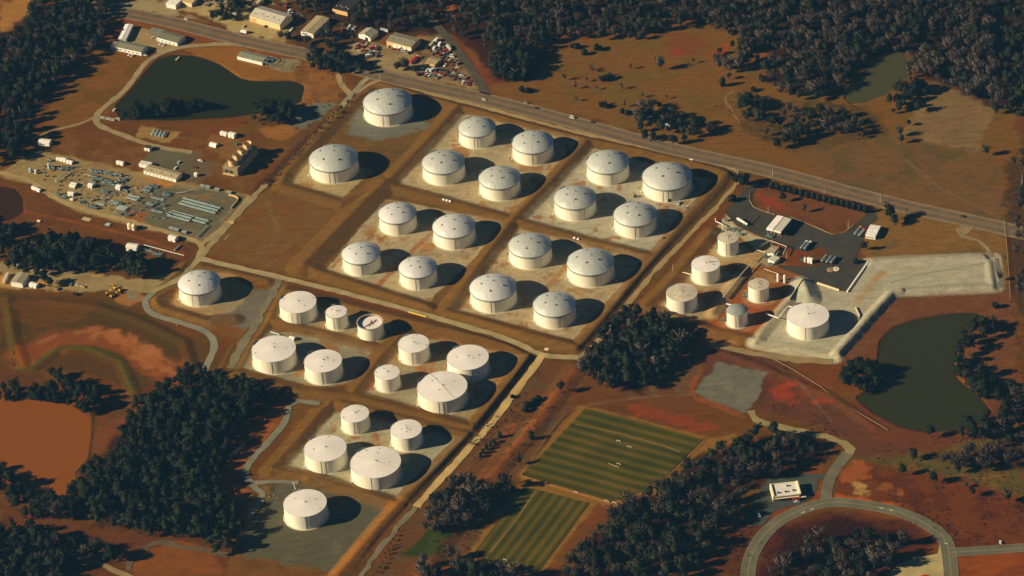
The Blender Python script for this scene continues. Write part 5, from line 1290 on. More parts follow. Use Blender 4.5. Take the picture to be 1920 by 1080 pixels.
GD = ang_px((332.5,378.8),(411,400)); GU = GD + math.pi/2
def box_truck(px, py, ang, c, label, L=8.0, h=3.6, name='box_truck', cabc=(230,214,190), cat='truck'):
    g = gp(px, py); t = thing(name, (g[0], g[1], .14), ang, label, cat)
    MB().box(-L/2, L/2-2.3, -1.2, 1.2, .8, h).build('cargo_box', cm_(c), t)
    b = MB(); b.add([(L/2-2.0,-1.1,.5),(L/2,-1.1,.5),(L/2,1.1,.5),(L/2-2.0,1.1,.5),(L/2-2.0,-1.1,2.8),(L/2-.5,-1.0,2.8),(L/2-.5,1.0,2.8),(L/2-2.0,1.1,2.8)],[(3,2,1,0),(4,5,6,7),(0,1,5,4),(1,2,6,5),(2,3,7,6),(3,0,4,7)]); b.build('cab', cm_(cabc), t)
    MB().box(L/2-.62,L/2-.3,-.9,.9,1.7,2.5).build('windscreen', M_GLASS, t)
    for x in (-L*.33, L*.33):
        for y in (-1.05, 1.05): MB().tube((x,y-.15,.45),(x,y+.15,.45),.45,8).build('wheel', M_TYRE, t)
    MB().box(-L/2,L/2-1,-.5,.5,.45,.8).build('chassis', M_DKSTEEL, t); return t
def tank_truck(px, py, ang, label, cabc, tankc=(190,190,176), cab=True):
    g = gp(px, py); t = thing('tank_truck' if cab else 'tank_trailer', (g[0], g[1], .14), ang, label, 'tank truck' if cab else 'tank trailer')
    m = MB(); n = 14; 
    vs = []; prof = ((-7.6,.5),(-7.3,1.15),(-7,1.28),(3.2,1.28),(3.5,1.15),(3.8,.5))
    for x, r in prof: vs += [(x, r*1.0*math.cos(2*math.pi*i/n), 2.2+r*math.sin(2*math.pi*i/n)) for i in range(n)]
    fs = [(k*n+i, k*n+(i+1)%n, (k+1)*n+(i+1)%n, (k+1)*n+i) for k in range(5) for i in range(n)] + [tuple(range(n)), tuple(range(5*n+n-1, 5*n-1, -1))]
    m.add(vs, fs).build('tank', mat('polished_tank', tankc, .3, .6, .08), t, smooth=True)
    MB().box(-7,3.6,-.5,.5,.7,1.1).build('chassis', M_DKSTEEL, t)
    MB().box(-6.6,3,-.3,.3,3.42,3.55).build('walkway', M_STEEL, t)
    for x in (-6,-4.8)+((2.6,) if cab else (1.5,)):
        for y in (-1,1): MB().tube((x,y-.25,.5),(x,y+.25,.5),.5,8).build('wheel', M_TYRE, t)
    if cab:
        b = MB(); b.box(4.2,6.0,-1.2,1.2,.7,3.1); b.add([(6.0,-1.1,.7),(7.4,-1.0,.7),(7.4,1.0,.7),(6.0,1.1,.7),(6.0,-1.1,2.0),(7.3,-1.0,1.7),(7.3,1.0,1.7),(6.0,1.1,2.0)],[(3,2,1,0),(4,5,6,7),(0,1,5,4),(1,2,6,5),(2,3,7,6),(3,0,4,7)])
        b.build('cab', cm_(cabc, .5), t); MB().box(6.0,6.06,-1,1,2.1,2.9).build('windscreen', M_GLASS, t)
        for y in (-1,1): MB().tube((6.6,y-.2,.5),(6.6,y+.2,.5),.5,8).build('wheel', M_TYRE, t)
    return t
TU = ang_px((1545,500),(1558,484))
tank_truck(1609,435,TU,'tank truck with an orange cab beside one with a red cab',(226,130,40))
tank_truck(1616,438,TU,'tank truck with a red cab, right of the one with the orange cab',(196,40,30))
tank_truck(1508,462,TU,'silver tank truck parked alone left of its twin near the drive',(210,196,170))
tank_truck(1515,463,TU,'silver tank truck right beside the lone one, pale cab',(226,206,180))
tank_truck(1547,486,TU,'leftmost of three silver tank trailers in a row on the asphalt',(200,90,50),cab=False)
tank_truck(1556,488,TU,'middle of three silver tank trailers in a row on the asphalt',(200,190,170),cab=False)
tank_truck(1564,489,TU,'rightmost of three silver tank trailers in a row on the asphalt',(200,190,170),cab=False)
box_truck(1457,477,TU,(150,150,138),'short truck with an orange front beside the small shed',6.5,2.8,cabc=(236,150,40))
box_truck(457,62,HW0+math.pi,(248,228,196),'white box truck driving on the highway near the biggest warehouse')
car(349,37,HW0,(240,220,190),'small white car driving on the highway above the first sheds',wheels=True)
car(1073,221.5,HW,(244,226,196),'white car driving on the highway beyond the upper tanks',wheels=True,kind='van')
car(1006,203.5,HW,(46,44,44),'dark car driving on the highway left of the white one',wheels=True)
car(1111,230,HW,(60,50,46),'dark reddish car driving on the highway right of the white one',wheels=True)
car(908,188,HW,(236,214,186),'small white car at the highway junction',wheels=True)
car(1806,407,HWR,(44,44,52),'dark car driving on the highway near the gravel pull in',wheels=True)
car(986,194,HW,(170,160,140),'grey car on the far lane of the highway',wheels=True)
car(1219,251,HW,(232,206,170),'pale pickup parked in front of the house beyond the highway',kind='pickup')
car(1875.5,1018,ang_px((1876,1020),(1874,1000)),(246,240,230),'white car at the mouth of the side road on the right',wheels=True)
car(1423,967,ang_px((1420,960),(1427,974)),(250,244,232),'white van parked at the end of the restaurant drive',kind='van')
car(1493.5,941.5,.05,(246,236,214),'white car parked at the restaurant porch')
car(242.5,103.5,GU,(240,226,200),'white car parked in front of the long shed, left one')
car(248,105,GU,(236,222,196),'white car parked in front of the long shed, right one')
car(272,104,GD,(214,206,180),'pale pickup parked at the end of the long shed',kind='pickup')
car(301,83,GU,(238,224,196),'white car left of its twin in front of the ridged shed')
car(307,85,GU,(240,228,200),'white car right of its twin in front of the ridged shed')
car(288,71,.4,(224,208,176),'pale car between the carport and the ridged shed')
for px, py, c, lb, k in ((376,302,(248,236,214),'white pickup parked on the red soil beside the control building','pickup'),(336,305,(206,200,176),'silver car parked behind the control building','car'),
    (329.5,316,(250,240,220),'white car parked close behind the control building','car'),(366,315,(110,56,44),'dark red car parked by the control building','car'),
    (27,495,(250,240,216),'white pickup by the sandy yard road','pickup'),(34,498.5,(232,224,200),'white car behind the white pickup','car'),
    (110,543,(40,72,140),'blue car in the tree shade on the sandy yard','car'),(134,534,(120,130,140),'grey car in the tree shade on the sandy yard','car'),(145,535,(214,190,160),'pale car beside the tree shade on the sandy yard','car'),
    (155,538,(206,168,110),'tan pickup on the sandy yard','pickup'),(457,50,(232,214,180),'pale car in the yard left of the biggest warehouse','car'),(498,50,(56,42,36),'dark car at the biggest warehouse door','car'),
    (547,56,(236,222,196),'white car right of the biggest warehouse, rear one','pickup'),(541.5,61,(230,224,200),'pale car right of the biggest warehouse, middle one','car'),(533,65.5,(70,92,86),'dark green car right of the biggest warehouse, front one','car'),
    (1273.5,382,(190,190,172),'silver pickup near the broad tank with the doorway','pickup'),(1288,393,(120,126,120),'grey pickup with trailer on the pale pad','pickup'),
    (92,272,(240,228,206),'white car beside the little hut at the wood edge','car'),(214.5,207,(236,230,210),'white car near the upper pond bank','car'),(200,43,(150,168,176),'bluish car in the shade beside the narrow shed','car'),
    (110,43,(226,206,176),'pale car in the clearing at the upper left','car'),(58,31,(232,196,140),'cream van in the clearing at the upper left','van'),
    (1110,667,(190,170,140),'pale car at the wood corner','car'),(990,40,(180,60,40),'x','car')):
    if lb == 'x': continue
    car(px, py, GD if rng.random() < .6 else GU, c, lb, kind=k)
# scrap yard
SCR = [([(782,125),(800,140),(855,150),(885,160),(870,135),(850,105),(828,100),(828,122),(808,128)],36,'wrecked car heaped in the scrap yard at the road fork'),
       ([(800,88),(815,80),(838,90),(848,100),(835,106),(806,102)],20,'wrecked car among the trucks behind the small workshop'),
       ([(662,82),(682,78),(712,90),(708,108),(690,104),(665,96)],16,'old car parked in the yard left of the garage'),
       ([(782,136),(822,142),(824,148),(785,144)],9,'old car in the row along the scrap yard verge'),
       ([(725,86),(768,98),(766,101),(724,90)],5,'car parked in front of the garage doors'),
       ([(640,44),(665,52),(660,70),(642,62)],10,'scrapped vehicle on the cluttered lot beside the blue tarpaulin'),
       ([(540,22),(572,28),(560,40),(545,36)],7,'vehicle on the rough lot behind the biggest warehouse'),
       ([(430,12),(455,20),(440,34),(425,28)],7,'old car at the edge of the gravel lot near the top'),
       ([(600,0),(640,0),(632,12),(590,10)],5,'vehicle on the lot beside the dark roofed warehouse'),([(350,-2),(425,2),(415,14),(352,10)],9,'vehicle on the wide gravel lot at the top edge'),([(505,6),(540,6),(545,20),(515,14)],6,'vehicle on the rough ground behind the biggest warehouse'),
       ([(872,148),(884,150),(882,162),(866,158)],5,'dark car parked at the end of the scrap yard by the side road')]
CC = [(232,220,196),(150,44,34),(120,110,96),(60,60,66),(176,60,44),(90,80,72),(44,60,86),(206,196,172),(110,60,44),(236,232,220),(70,64,56),(150,140,120)]
for pl, n_, lb in SCR:
    P = gpoly(pl); k = 0; used = []; tr = 0
    while k < n_ and tr < 3000:
        tr += 1
        x = rng.uniform(P[:,0].min(), P[:,0].max()); y = rng.uniform(P[:,1].min(), P[:,1].max())
        if poly_sd(np.array([x]), np.array([y]), P)[0] < 0 or any((x-q[0])**2+(y-q[1])**2 < 13 for q in used): continue
        used.append((x, y)); k += 1
        car(0, 0, rng.choice((GD, GU, GD+.4, GU-.3)), rng.choice(CC), lb, kind=rng.choice(('car','car','van','pickup')), group=lb, name='scrap_car', xy=(x, y))
for px, py, a, c, lb, L, h in ((777,114,ang_px((770,120),(788,104)),(196,44,34),'red open truck body in the yard between garage and workshop',15,3.2),
    (811,84,ang_px((804,92),(815,79)),(176,172,120),'long greenish trailer beside the garage',11,3.2),(842,92,ang_px((838,86),(848,98)),(196,184,160),'long pale trailer beside the side road',11,3.2),
    (819,78,1.0,(250,240,220),'white box truck standing behind the scrap yard',8,3.8),(825,85,1.2,(246,236,214),'second white box truck in front of the first in the scrap yard',7,3.6),
    (814,93,1.3,(240,232,214),'small white truck standing between the wrecks',6,3.0),(700,92,.2,(190,36,34),'red covered truck in front of the white barn',8,3.0),
    (697,101,.2,(110,128,112),'green truck in the yard below the red one',8,3.0),(692,107,.2,(240,224,194),'white box truck at the corner of the garage yard',7,3.4),
    (721,59,GD,(170,176,168),'grey trailer behind the white barn',9,3.0),(608,46,ang_px((604,53),(616,41)),(186,196,196),'pale trailer in the shade of the tan roofed warehouse',12,3.4),
    (811,133,.8,(206,210,204),'pale truck parked in front of the small workshop',7,3.0),(12,524,ang_px((7,533),(16,515)),(214,196,162),'long white trailer left of the tan roofed shed',16,3.8)):
    box_truck(px, py, a, c, lb, L, h)
# yellow plant
def digger(px, py, ang, label, arm=True):
    g = gp(px, py); t = thing('excavator' if arm else 'wheel_loader', (g[0],g[1],0), ang, label, 'construction machine')
    MB().box(-1.6,1.6,-1.2,1.2,1.1,2.4).build('body', M_YEL, t); MB().box(-.2,1.4,-1.0,.2,2.4,3.4).build('cab', M_GLASS, t)
    for y in (-1.5,1.0): MB().add([(-2.1,y,.4),(-1.7,y,0),(1.7,y,0),(2.1,y,.4),(1.7,y,1.1),(-1.7,y,1.1)]+[(-2.1,y+.55,.4),(-1.7,y+.55,0),(1.7,y+.55,0),(2.1,y+.55,.4),(1.7,y+.55,1.1),(-1.7,y+.55,1.1)],[(0,1,2,3,4,5),(11,10,9,8,7,6)]+[(i,i+6,(i+1)%6+6,(i+1)%6) for i in range(6)]).build('track', M_TYRE, t)
    if arm:
        m = MB(); m.tube((1.4,.4,2.2),(4.2,.4,4.6),.32,4); m.tube((4.2,.4,4.6),(6.2,.4,2.0),.25,4); m.build('arm', M_YEL, t)
        MB().box(5.7,6.7,-.1,.9,.9,2.0).build('bucket', M_DKSTEEL, t)
    else: MB().box(2.3,3.2,-1.4,1.4,.3,1.4).build('bucket', M_YEL, t)
digger(202,552,.3,'yellow excavator at the lower left of the machine group')
digger(216,542,2.2,'yellow excavator at the top of the machine group')
digger(220,551,.1,'yellow loader with its bucket down beside the sand pit',False)
digger(209,557,1.2,'yellow loader nearest the bowl, beside the white cabin',False)
digger(225,546,.9,'yellow loader in the shade of the machine group',False)
# ---------------------------------------------------------------- yard equipment
TEAL = (122,138,128); M_TEAL = mat('grey_green_steel', TEAL, .5, .3); M_TEALD = mat('blue_grey_steel', (84,106,108), .5, .3)
def at_(px, py): g = gp(px, py); return (g[0], g[1], max(0, zat(g[0], g[1])))
def hut(px, py, ang, L, D, h, label, c=WHT, rc=(214,196,164), group=None, name='equipment_hut', cat='hut'):
    t = thing(name, at_(px, py), ang, label, cat, group); x, y = L/2, D/2; r = D*.13
    MB().add([(-x,-y,0),(x,-y,0),(x,y,0),(-x,y,0),(-x,-y,h),(x,-y,h),(x,y,h),(-x,y,h),(-x,0,h+r),(x,0,h+r)],[(0,1,5,4),(1,2,6,9,5),(2,3,7,6),(3,0,4,8,7)]).build('wall', cm_(c), t)
    o = .25; MB().add([(-x-o,-y-o,h-.02),(x+o,-y-o,h-.02),(x+o,0,h+r+.1),(-x-o,0,h+r+.1),(x+o,y+o,h-.02),(-x-o,y+o,h-.02)],[(0,1,2,3),(3,2,4,5)]).build('roof', cm_(rc), t)
    MB().box(-.5,.5,-y-.08,-y+.05,0,min(2.1,h*.8)).build('door', cm_((150,130,104)), t); return t
def vtank(px, py, r, h, label, c=WHT, group=None, name='vertical_vessel', n=18):
    t = thing(name, at_(px, py), 0, label, 'vessel', group)
    MB().revolve([(r,0),(r,h*.5),(r,h),(r*.8,h+r*.3),(r*.4,h+r*.48),(.01,h+r*.52)], n).build('shell', cm_(c,.5), t, smooth=False)
    MB().revolve([(r+.3,0),(r+.3,.5),(r,.5)], n).build('skirt', M_STEEL, t)
    MB().tube((r+.25,0,0),(r+.25,0,h),.14,4).build('ladder', M_STEEL, t); return t
def htank(px, py, ang, L, r, label, c=WHT, group=None, name='horizontal_vessel'):
    t = thing(name, at_(px, py), ang, label, 'vessel', group); n = 14; zc = r+.9; vs = []
    prof = ((-L/2-r*.5,.05*r),(-L/2-r*.3,r*.7),(-L/2,r),(0,r),(L/2,r),(L/2+r*.3,r*.7),(L/2+r*.5,.05*r))
    for x, q in prof: vs += [(x, q*math.cos(2*math.pi*i/n), zc+q*math.sin(2*math.pi*i/n)) for i in range(n)]
    k_ = len(prof)-1
    MB().add(vs, [(k*n+i, k*n+(i+1)%n, (k+1)*n+(i+1)%n, (k+1)*n+i) for k in range(k_) for i in range(n)]+[tuple(range(n)),tuple(range(k_*n+n-1,k_*n-1,-1))]).build('shell', cm_(c,.45,.2), t, smooth=True)
    for x in (-L*.32, L*.32): MB().box(x-.25,x+.25,-r*.8,r*.8,0,zc-r*.5).build('saddle', M_STEEL, t)
    return t
def pipe_bank(px, py, ang, L, n, sp, label, z=1.0, r=.4, m=None, group=None, cut=()):
    t = thing('pipe_rack', at_(px, py), ang, label, 'pipe rack', group); W = n*sp
    for k in range(n):
        if n > 5 and k % 3 == 2: continue
        y = -W/2 + (k+.5)*sp; x0, x1 = -L/2 + rng.uniform(0,.06)*L, L/2 - rng.uniform(0,.06)*L
        p = MB(); p.tube((x0,y,z),(x1,y,z),r,6); p.build('pipe', m or M_TEAL, t)
    for k in range(max(2, int(L/7))):
        x = -L/2 + L*(k+.5)/max(2,int(L/7)); b = MB(); b.box(x-.15,x+.15,-W/2-.3,W/2+.3,z-r-.3,z-r); b.box(x-.15,x+.15,-W/2-.3,-W/2,0,z-r-.3); b.box(x-.15,x+.15,W/2,W/2+.3,0,z-r-.3); b.build('support', M_DKSTEEL, t)
    return t
def skid(px, py, ang, L, D, label, seed=None, group=None, m=None, hh=1.0):
    """pump and pipe skid: base frame, pipes, valves, small vessels"""
    g = random.Random(seed if seed is not None else rng.random()); t = thing('pump_skid', at_(px, py), ang, label, 'pump skid', group); m = m or M_TEAL
    b = MB(); b.box(-L/2,L/2,-D/2,-D/2+.3,.1,.45); b.box(-L/2,L/2,D/2-.3,D/2,.1,.45)
    for k in range(3): x = -L/2+.2+k*(L-.4)/2; b.box(x-.15,x+.15,-D/2+.3,D/2-.3,.12,.4)
    b.build('base_frame', M_DKSTEEL, t)
    for k in range(max(2, int(D/1.4))):
        y = -D/2+.7+k*1.4; z = g.uniform(.9,1.6)*hh; p = MB(); p.tube((-L/2,y,z),(L/2,y,z),g.uniform(.2,.34),6)
        q = g.uniform(-L*.3,L*.3); p.tube((q,y,.3),(q,y,z+.9*hh),.22,5); p.build('pipe', m, t)
    for k in range(2): 
        v = MB(); x, y = g.uniform(-L*.35,L*.35), g.uniform(-D*.3,D*.3); v.cyl(x,y,.4,g.uniform(1.8,3.4)*hh,.55,.5,8); v.build('vessel', m if k else M_TEALD, t)
    v = MB(); x = g.uniform(-L*.3,L*.3); v.box(x-.7,x+.7,-.5,.5,.45,1.5*hh); v.build('pump', M_TEALD, t); return t
def slab(px, py, ang, L, D, h, label, c, name='concrete_slab', cat='slab', group=None):
    g = at_(px, py); t = MB().add([(-L/2,-D/2,0),(L/2,-D/2,0),(L/2,D/2,0),(-L/2,D/2,0),(-L/2+.05,-D/2+.05,h),(L/2-.05,-D/2+.05,h),(L/2-.05,D/2-.05,h),(-L/2+.05,D/2-.05,h)],[(3,2,1,0),(4,5,6,7),(0,1,5,4),(1,2,6,5),(2,3,7,6),(3,0,4,7)]).build(name, cm_(c), None)
    t.location = g; t.rotation_euler = (0,0,ang); tag(t, label, cat, group); return t
def pipeline(pts, r, z, label, c=WHT, post=7.0, name='pipeline', base=None):
    """elevated pipe on posts through ground pixels"""
    P = [gp(x, y, z) for x, y in pts]; o = P[0]; t = thing(name, (o[0],o[1],0), 0, label, 'pipeline'); m = cm_(c, .6)
    p = MB()
    for a, b in zip(P[:-1], P[1:]): p.tube(a-[o[0],o[1],0], b-[o[0],o[1],0], r, 6)
    p.build('pipe', m, t)
    for a, b in zip(P[:-1], P[1:]):
        n_ = max(1, int(np.linalg.norm(b-a)/post))
        for k in range(n_):
            q = a + (b-a)*(k+.5)/n_ - [o[0],o[1],0]; MB().box(q[0]-.15,q[0]+.15,q[1]-.15,q[1]+.15,0,z).build('post', M_STEEL, t)
    return t

YG = 'small pieces of equipment in the gravel yard'
# white huts in the equipment yard
for px, py, L, D, h, a, lb in ((119.5,302,6,4,3,0,'white hut near the back corner of the equipment yard'),(131,306,7,3.5,2.6,0,'white hut with a long shadow right of the back corner hut'),
    (110,300,4,3,2.4,0,'tiny white cabin left of the back corner hut'),(139,347.5,6.5,3,2.6,0,'rear one of two white huts standing side by side'),(137,351,6.5,3,2.6,0,'front one of two white huts standing side by side'),
    (171,350.5,5,4.5,3.4,0,'square white hut right of the side by side pair'),(223.5,354,5,5,3.8,0,'white gabled hut in the middle of the equipment yard'),(68.5,356.5,11,3,2.6,-.15,'long low white hut at the outer bend of the yard road'),
    (134,366,6,4,3.2,.1,'white hut near the front edge of the equipment yard'),(135,375.5,3,2,1.8,0,'very small white box below the front hut'),(325,450,8,6,4,0,'white hut on the red strip below the equipment yard'),
    (226,308,8,3.5,3,0,'white cabin behind the equipment yard by the red soil'),(278,281,6,5,4,.1,'cream hut with a dark roof behind the control building'),(420,253,7,4,3.2,0,'white cabin left of its neighbour behind the cooling tower'),
    (436,256.5,7,5.5,4,0,'white cabin with a dark shadow close behind the cooling tower'),(249,468,11,7,5,.2,'white roofed hut behind the round evergreen clump'),(64,537,8,5,3,0,'small white roofed hut right of the tan shed'),
    (85,270,12,7,4,.2,'white hut at the edge of the dark trees'),(442,323,3,3,2.5,0,'small box at the foot of the cooling tower'),(368,330,3,3,3.4,0,'little tan kiosk between control building and cooling tower'),(1470,489,4,4,3,0,'x')):
    if lb == 'x': continue
    hut(px, py, GD+a, L, D, h, lb, rc=(236,220,190) if 'cream' not in lb else (70,56,46))
t = thing('rounded_hut', at_(401,273), GD, 'white round roofed hut on the red soil left of the cooling tower', 'hut')
m = MB(); n = 10; L = 8; r = 3
vs = [(x, r*math.cos(math.pi*i/n), r*1.1*math.sin(math.pi*i/n)) for x in (-L/2, L/2) for i in range(n+1)]
m.add(vs, [(i, i+1, n+2+i, n+1+i) for i in range(n)] + [tuple(range(n, -1, -1)), tuple(range(n+1, 2*n+2))]).build('shell', cm_(WHT), t)
MB().box(L/2-.05,L/2+.08,-.7,.7,0,2).build('door', M_DARK, t)
# cylinders
vtank(243.5,428.5,2.2,5.2,'left one of two upright cream tanks at the yard edge',(246,214,160)); vtank(252,430.5,2.2,5.2,'right one of two upright cream tanks at the yard edge',(246,214,160))
vtank(57.5,322,1.6,3.6,'small upright vessel at the far left of the equipment yard',(176,186,176)); vtank(68,325,1.6,3.4,'short vessel right of the far left one',(210,204,184))
vtank(92.5,315,1.5,5,'tall slim vessel near the back of the equipment yard',(190,196,186)); vtank(1459,527.5,1.25,8.2,'left one of two tall white upright vessels on the red soil',WHT); vtank(1471.5,530,1.25,8.2,'right one of two tall white upright vessels on the red soil',WHT)
vtank(1509.5,491,.9,5,'slim white vessel beside the white control box',WHT); hut(1519,492.5,GD,5,3,5,'white box shaped unit beside the slim vessel on the red island',rc=WHT)
htank(1391,418,ang_px((1382,412),(1399,422)),12,1.4,'long white horizontal vessel on the asphalt by the loading canopy',(226,206,176))
htank(1391+9,423,ang_px((1382,412),(1399,422)),2,1.2,'short white vessel at the end of the long horizontal one',WHT)
for i in range(4): htank(287.6+6.7*i, 250+1.35*i, ang_px((284.7,254.4),(290.8,243.5)), 10, .75, 'slanted pale blue vessel in the row of four on the small gravel pad', (176,206,206), 'row of four slanted vessels')
for i, (px, py) in enumerate(((172,322),(180,323.3),(189,324.5),(198,326),(207,327.5),(216,329),(226,330.5))): skid(px, py, GD, 5, 3.4, 'grey pump skid in the back row of the equipment yard', i, 'back row of pump skids', hh=1.5)
for i, (px, py) in enumerate(((175,333),(183,335),(191,337),(200,340),(205.7,344.6),(212.5,347.5),(220,344),(227,341),(234,337))): skid(px, py, GD, 4.5, 3.2, 'grey pump skid in the second row of the equipment yard', 20+i, 'second row of pump skids', hh=1.3)
for i, (px, py) in enumerate(((166.6,387),(173.5,389),(180.4,391.4))): skid(px, py, GD, 4, 3, 'squat compressor unit in the row of three near the front', 40+i, 'row of three compressors', hh=1.5)
for px, py, L, D, a, lb in ((94,302,5,4,0,'skid at the back left corner behind the slim vessel'),(100.6,317,4,3,0,'little skid right of the slim vessel'),(114,318,5,4,0,'low frame of pipes left of the yard diagonal'),(127.6,316,9,5,.5,'cluster of pipes beside the white hut with a long shadow'),
    (119.5,371,7,4,.3,'skid left of the front hut'),(108,365,5,3,0,'small skid left of the front hut pair'),(154,380,6,4,.5,'dark pipe frame behind the three compressors'),(174.7,376,3,2,0,'small valve set behind the three compressors'),
    (196.5,361,8,6,.2,'pipe skid below the gabled hut'),(214,381,10,6,0,'large skid left of the white pipes'),(225,383,6,5,.4,'blue grey skid touching the white pipes'),(236,359,5,3,0,'skid right of the gabled hut'),
    (173.5,341,9,5,.1,'low mesh of pipes in the middle of the yard'),(276,357,8,9,.1,'tall bundle of pipes below the control building'),(288,351,10,6,.4,'pipe bundle close to the control building'),(312,366,7,8,.3,'upright pipe bundle right of the big one'),
    (282,384,8,6,0,'white piped skid in the centre right of the yard'),(307,386,5,4,.2,'skid with a small dark shadow near the long racks'),(295,397,12,4,0,'low pipes beside the greener soil'),(240,404,6,5,.4,'skid near the orange soil at the yard front'),
    (222,402,8,3,0,'pale low skid at the yard front'),(195,375,5,4,0,'small skid in the middle front of the yard'),(442.5,271,4,3,0,'small pipe set beside the fan stacks'),(316,403,6,4,0,'dark skid left of the short rack'),
    (268,468,7,5,.5,'dark pipe frame behind the round evergreen clump'),(282,472,9,4,0,'pale pipes in the clearing beside the evergreen clump'),(296,478,9,5,.2,'blue piped skid in the shade of the evergreen clump'),(1378,432,9,5,.2,'skid of grey pipes beside the long white vessel'),
    (1368,430,4,4,0,'white pipe stand left of the grey piped skid'),(1362,414,4,3,0,'low skid on the pale gravel of the terminal corner'),(1445,497,5,3,0,'valve set in front of the pump house'),(1435,482,4,4,.3,'dark pump set left of the pump house'),
    (1505,488,5,4,.2,'yellowish pipe set at the foot of the slim vessel'),(1398,556,6,4,.2,'white pipework left of the small plain tank'),(1358,601,5,4,.2,'white pipework left of the grey covered tank'),(1388,440,6,3,0,'pink brown skid behind the stained roof tank'),(1443,444,7,5,.2,'pipe cluster under the edge of the loading canopy')):
    skid(px, py, GD+a, L, D, lb, None, hh=1.3)
# many small valve sets and pipe stubs between the larger skids
YARD = gpoly([(85,298),(150,312),(230,325),(300,352),(360,372),(400,392),(380,440),(330,432),(230,400),(150,388),(85,350),(70,330)]); k_ = 0; used = []
while k_ < 120:
    x = rng.uniform(YARD[:,0].min(), YARD[:,0].max()); y = rng.uniform(YARD[:,1].min(), YARD[:,1].max())
    pr = proj([x, y, 0])
    if poly_sd(np.array([x]), np.array([y]), YARD)[0] < 2 or any((x-q[0])**2+(y-q[1])**2 < 22 for q in used) or (pr[0] > 310 and pr[1] > 370): continue
    used.append((x, y)); k_ += 1; L_ = rng.uniform(2.5, 6)
    t = thing('valve_set', (x, y, 0), GD + rng.choice((0, math.pi/2)), 'small grey valve set on the gravel of the equipment yard', 'valve set', 'small valve sets scattered over the equipment yard')
    p = MB(); p.tube((-L_/2,0,.8),(L_/2,0,.8),.22,5); p.tube((0,0,.1),(0,0,rng.uniform(1.2,2.6)),.25,5); p.build('pipe', rng.choice((M_TEAL, M_TEAL, M_STEEL)), t)
    p = MB(); p.box(-.5,.5,-.45,.45,.1,rng.uniform(1,1.8)); p.build('valve_body', rng.choice((M_TEALD, M_STEEL, M_TEAL)), t)
for (xl, xr, yb, *_r) in DOMES + CONES[:14]:
    px = xl + rng.uniform(-.06,.02)*(xr-xl); py = yb - rng.uniform(.12,.2)*(xr-xl)
    t = thing('valve_stand', at_(px, py), 0, 'tiny white valve stand at the left foot of a storage tank', 'valve stand', 'white valve stands beside the storage tanks')
    MB().cyl(0,0,0,1.6,.28,.28,6).build('post', cm_(WHT), t); MB().box(-.5,.5,-.5,.5,1.5,2.0).build('head', cm_(WHT), t)
# pipe racks
pipe_bank(375,387,GD,46,9,1.55,'long rack of parallel grey pipes, the biggest in the yard',1.5,.40)
for k in range(3): pipe_bank(380+k*.0+2,378.5+k*0,GD,38-k,1,1,'x',1) if False else None
pipe_bank(338,407,GD,28,7,1.55,'shorter rack of grey pipes in front of the biggest one',1.5,.38); pipe_bank(377,415,GD,16,6,1.55,'small rack of pipes at the right end of the shorter rack',1.7,.38)
pipe_bank(250,372,GD,14,6,1.5,'rack of white pipes left of centre in the yard',1.5,.4); pipe_bank(229,392,GD,11,5,1.5,'small rack of white pipes below the other white rack',1.5,.38)
pipe_bank(202.5,422,GD,5.5,5,1.0,'little rack of bluish pipes on the red strip',.8,.3); pipe_bank(296,374,GD,14,2,1.6,'pair of low pale pipes between two bundles',.8,.3)
pipe_bank(188,384,GD,9,3,1.2,'short rack of pipes beside the three compressors',1,.3)
for px, py, lb in ((380,350.5,'first of the blue grey boxes along the yard back road, from the control building'),(390,352.5,'second blue grey box along the yard back road'),(407.5,357,'third blue grey box along the yard back road'),(430,362.5,'last blue grey box, next to the curved wall'),
    (322,430,'first blue grey box at the yard front, left of the pair'),(331.5,432.5,'middle blue grey box at the yard front'),(346,437,'right blue grey box at the yard front, apart from the pair')):
    t = thing('equipment_box', at_(px,py), GD, lb, 'equipment box'); MB().box(-2.6,2.6,-1.2,1.2,.3,2.1).build('casing', M_TEAL, t); MB().box(-2.7,2.7,-1.3,1.3,2.1,2.25).build('lid', M_STEEL, t); MB().box(-2.3,2.3,-.9,.9,0,.3).build('base', M_DKSTEEL, t)
pipeline([(104.6,340),(114,331),(125,323)],.7,2.2,'thick pale pipe running diagonally across the left of the yard',(190,190,164),5)
pipeline([(154,330),(156,326),(185,333)],.3,1.5,'thin pipe in front of the back row of skids',(190,180,150),5)
pipeline([(330,362),(347,360),(359,356)],.4,1.5,'lone pale pipe below the control building',(190,186,160),5)
pipeline([(369,443),(390,422)],.5,1.3,'straight pipe lying along the right edge of the yard',(176,176,156),5)
pipeline([(270,459),(300,467),(345,479)],.35,1.2,'long thin white pipe beside the evergreen clump',(226,210,176),7)
pipeline([(327,469),(337,460)],.8,.9,'short thick grey pipe on the red strip',(170,166,150),6)
def low_wall(pts, h, w, label, c, name='low_wall', cat='wall'):
    P = smooth_line(gpoly(pts), 3); t = thing(name, (P[0][0],P[0][1],0), 0, label, cat); m = MB()
    tt = np.gradient(P, axis=0); tt /= np.linalg.norm(tt, axis=1)[:,None]; nn = np.stack([-tt[:,1],tt[:,0]],1); k = len(P); vs = []
    for p, q in zip(P, nn):
        a = p+q*w/2-P[0]; b = p-q*w/2-P[0]; zz = zat(*p); vs += [(a[0],a[1],zz-.3),(b[0],b[1],zz-.3),(b[0],b[1],zz+h),(a[0],a[1],zz+h)]
    fs = [(i*4+j,(i+1)*4+j,(i+1)*4+(j+1)%4,i*4+(j+1)%4) for i in range(k-1) for j in range(4)] + [(0,1,2,3),(k*4-1,k*4-2,k*4-3,k*4-4)]
    m.add(vs, fs); m.build('coping', cm_(c), t); return t
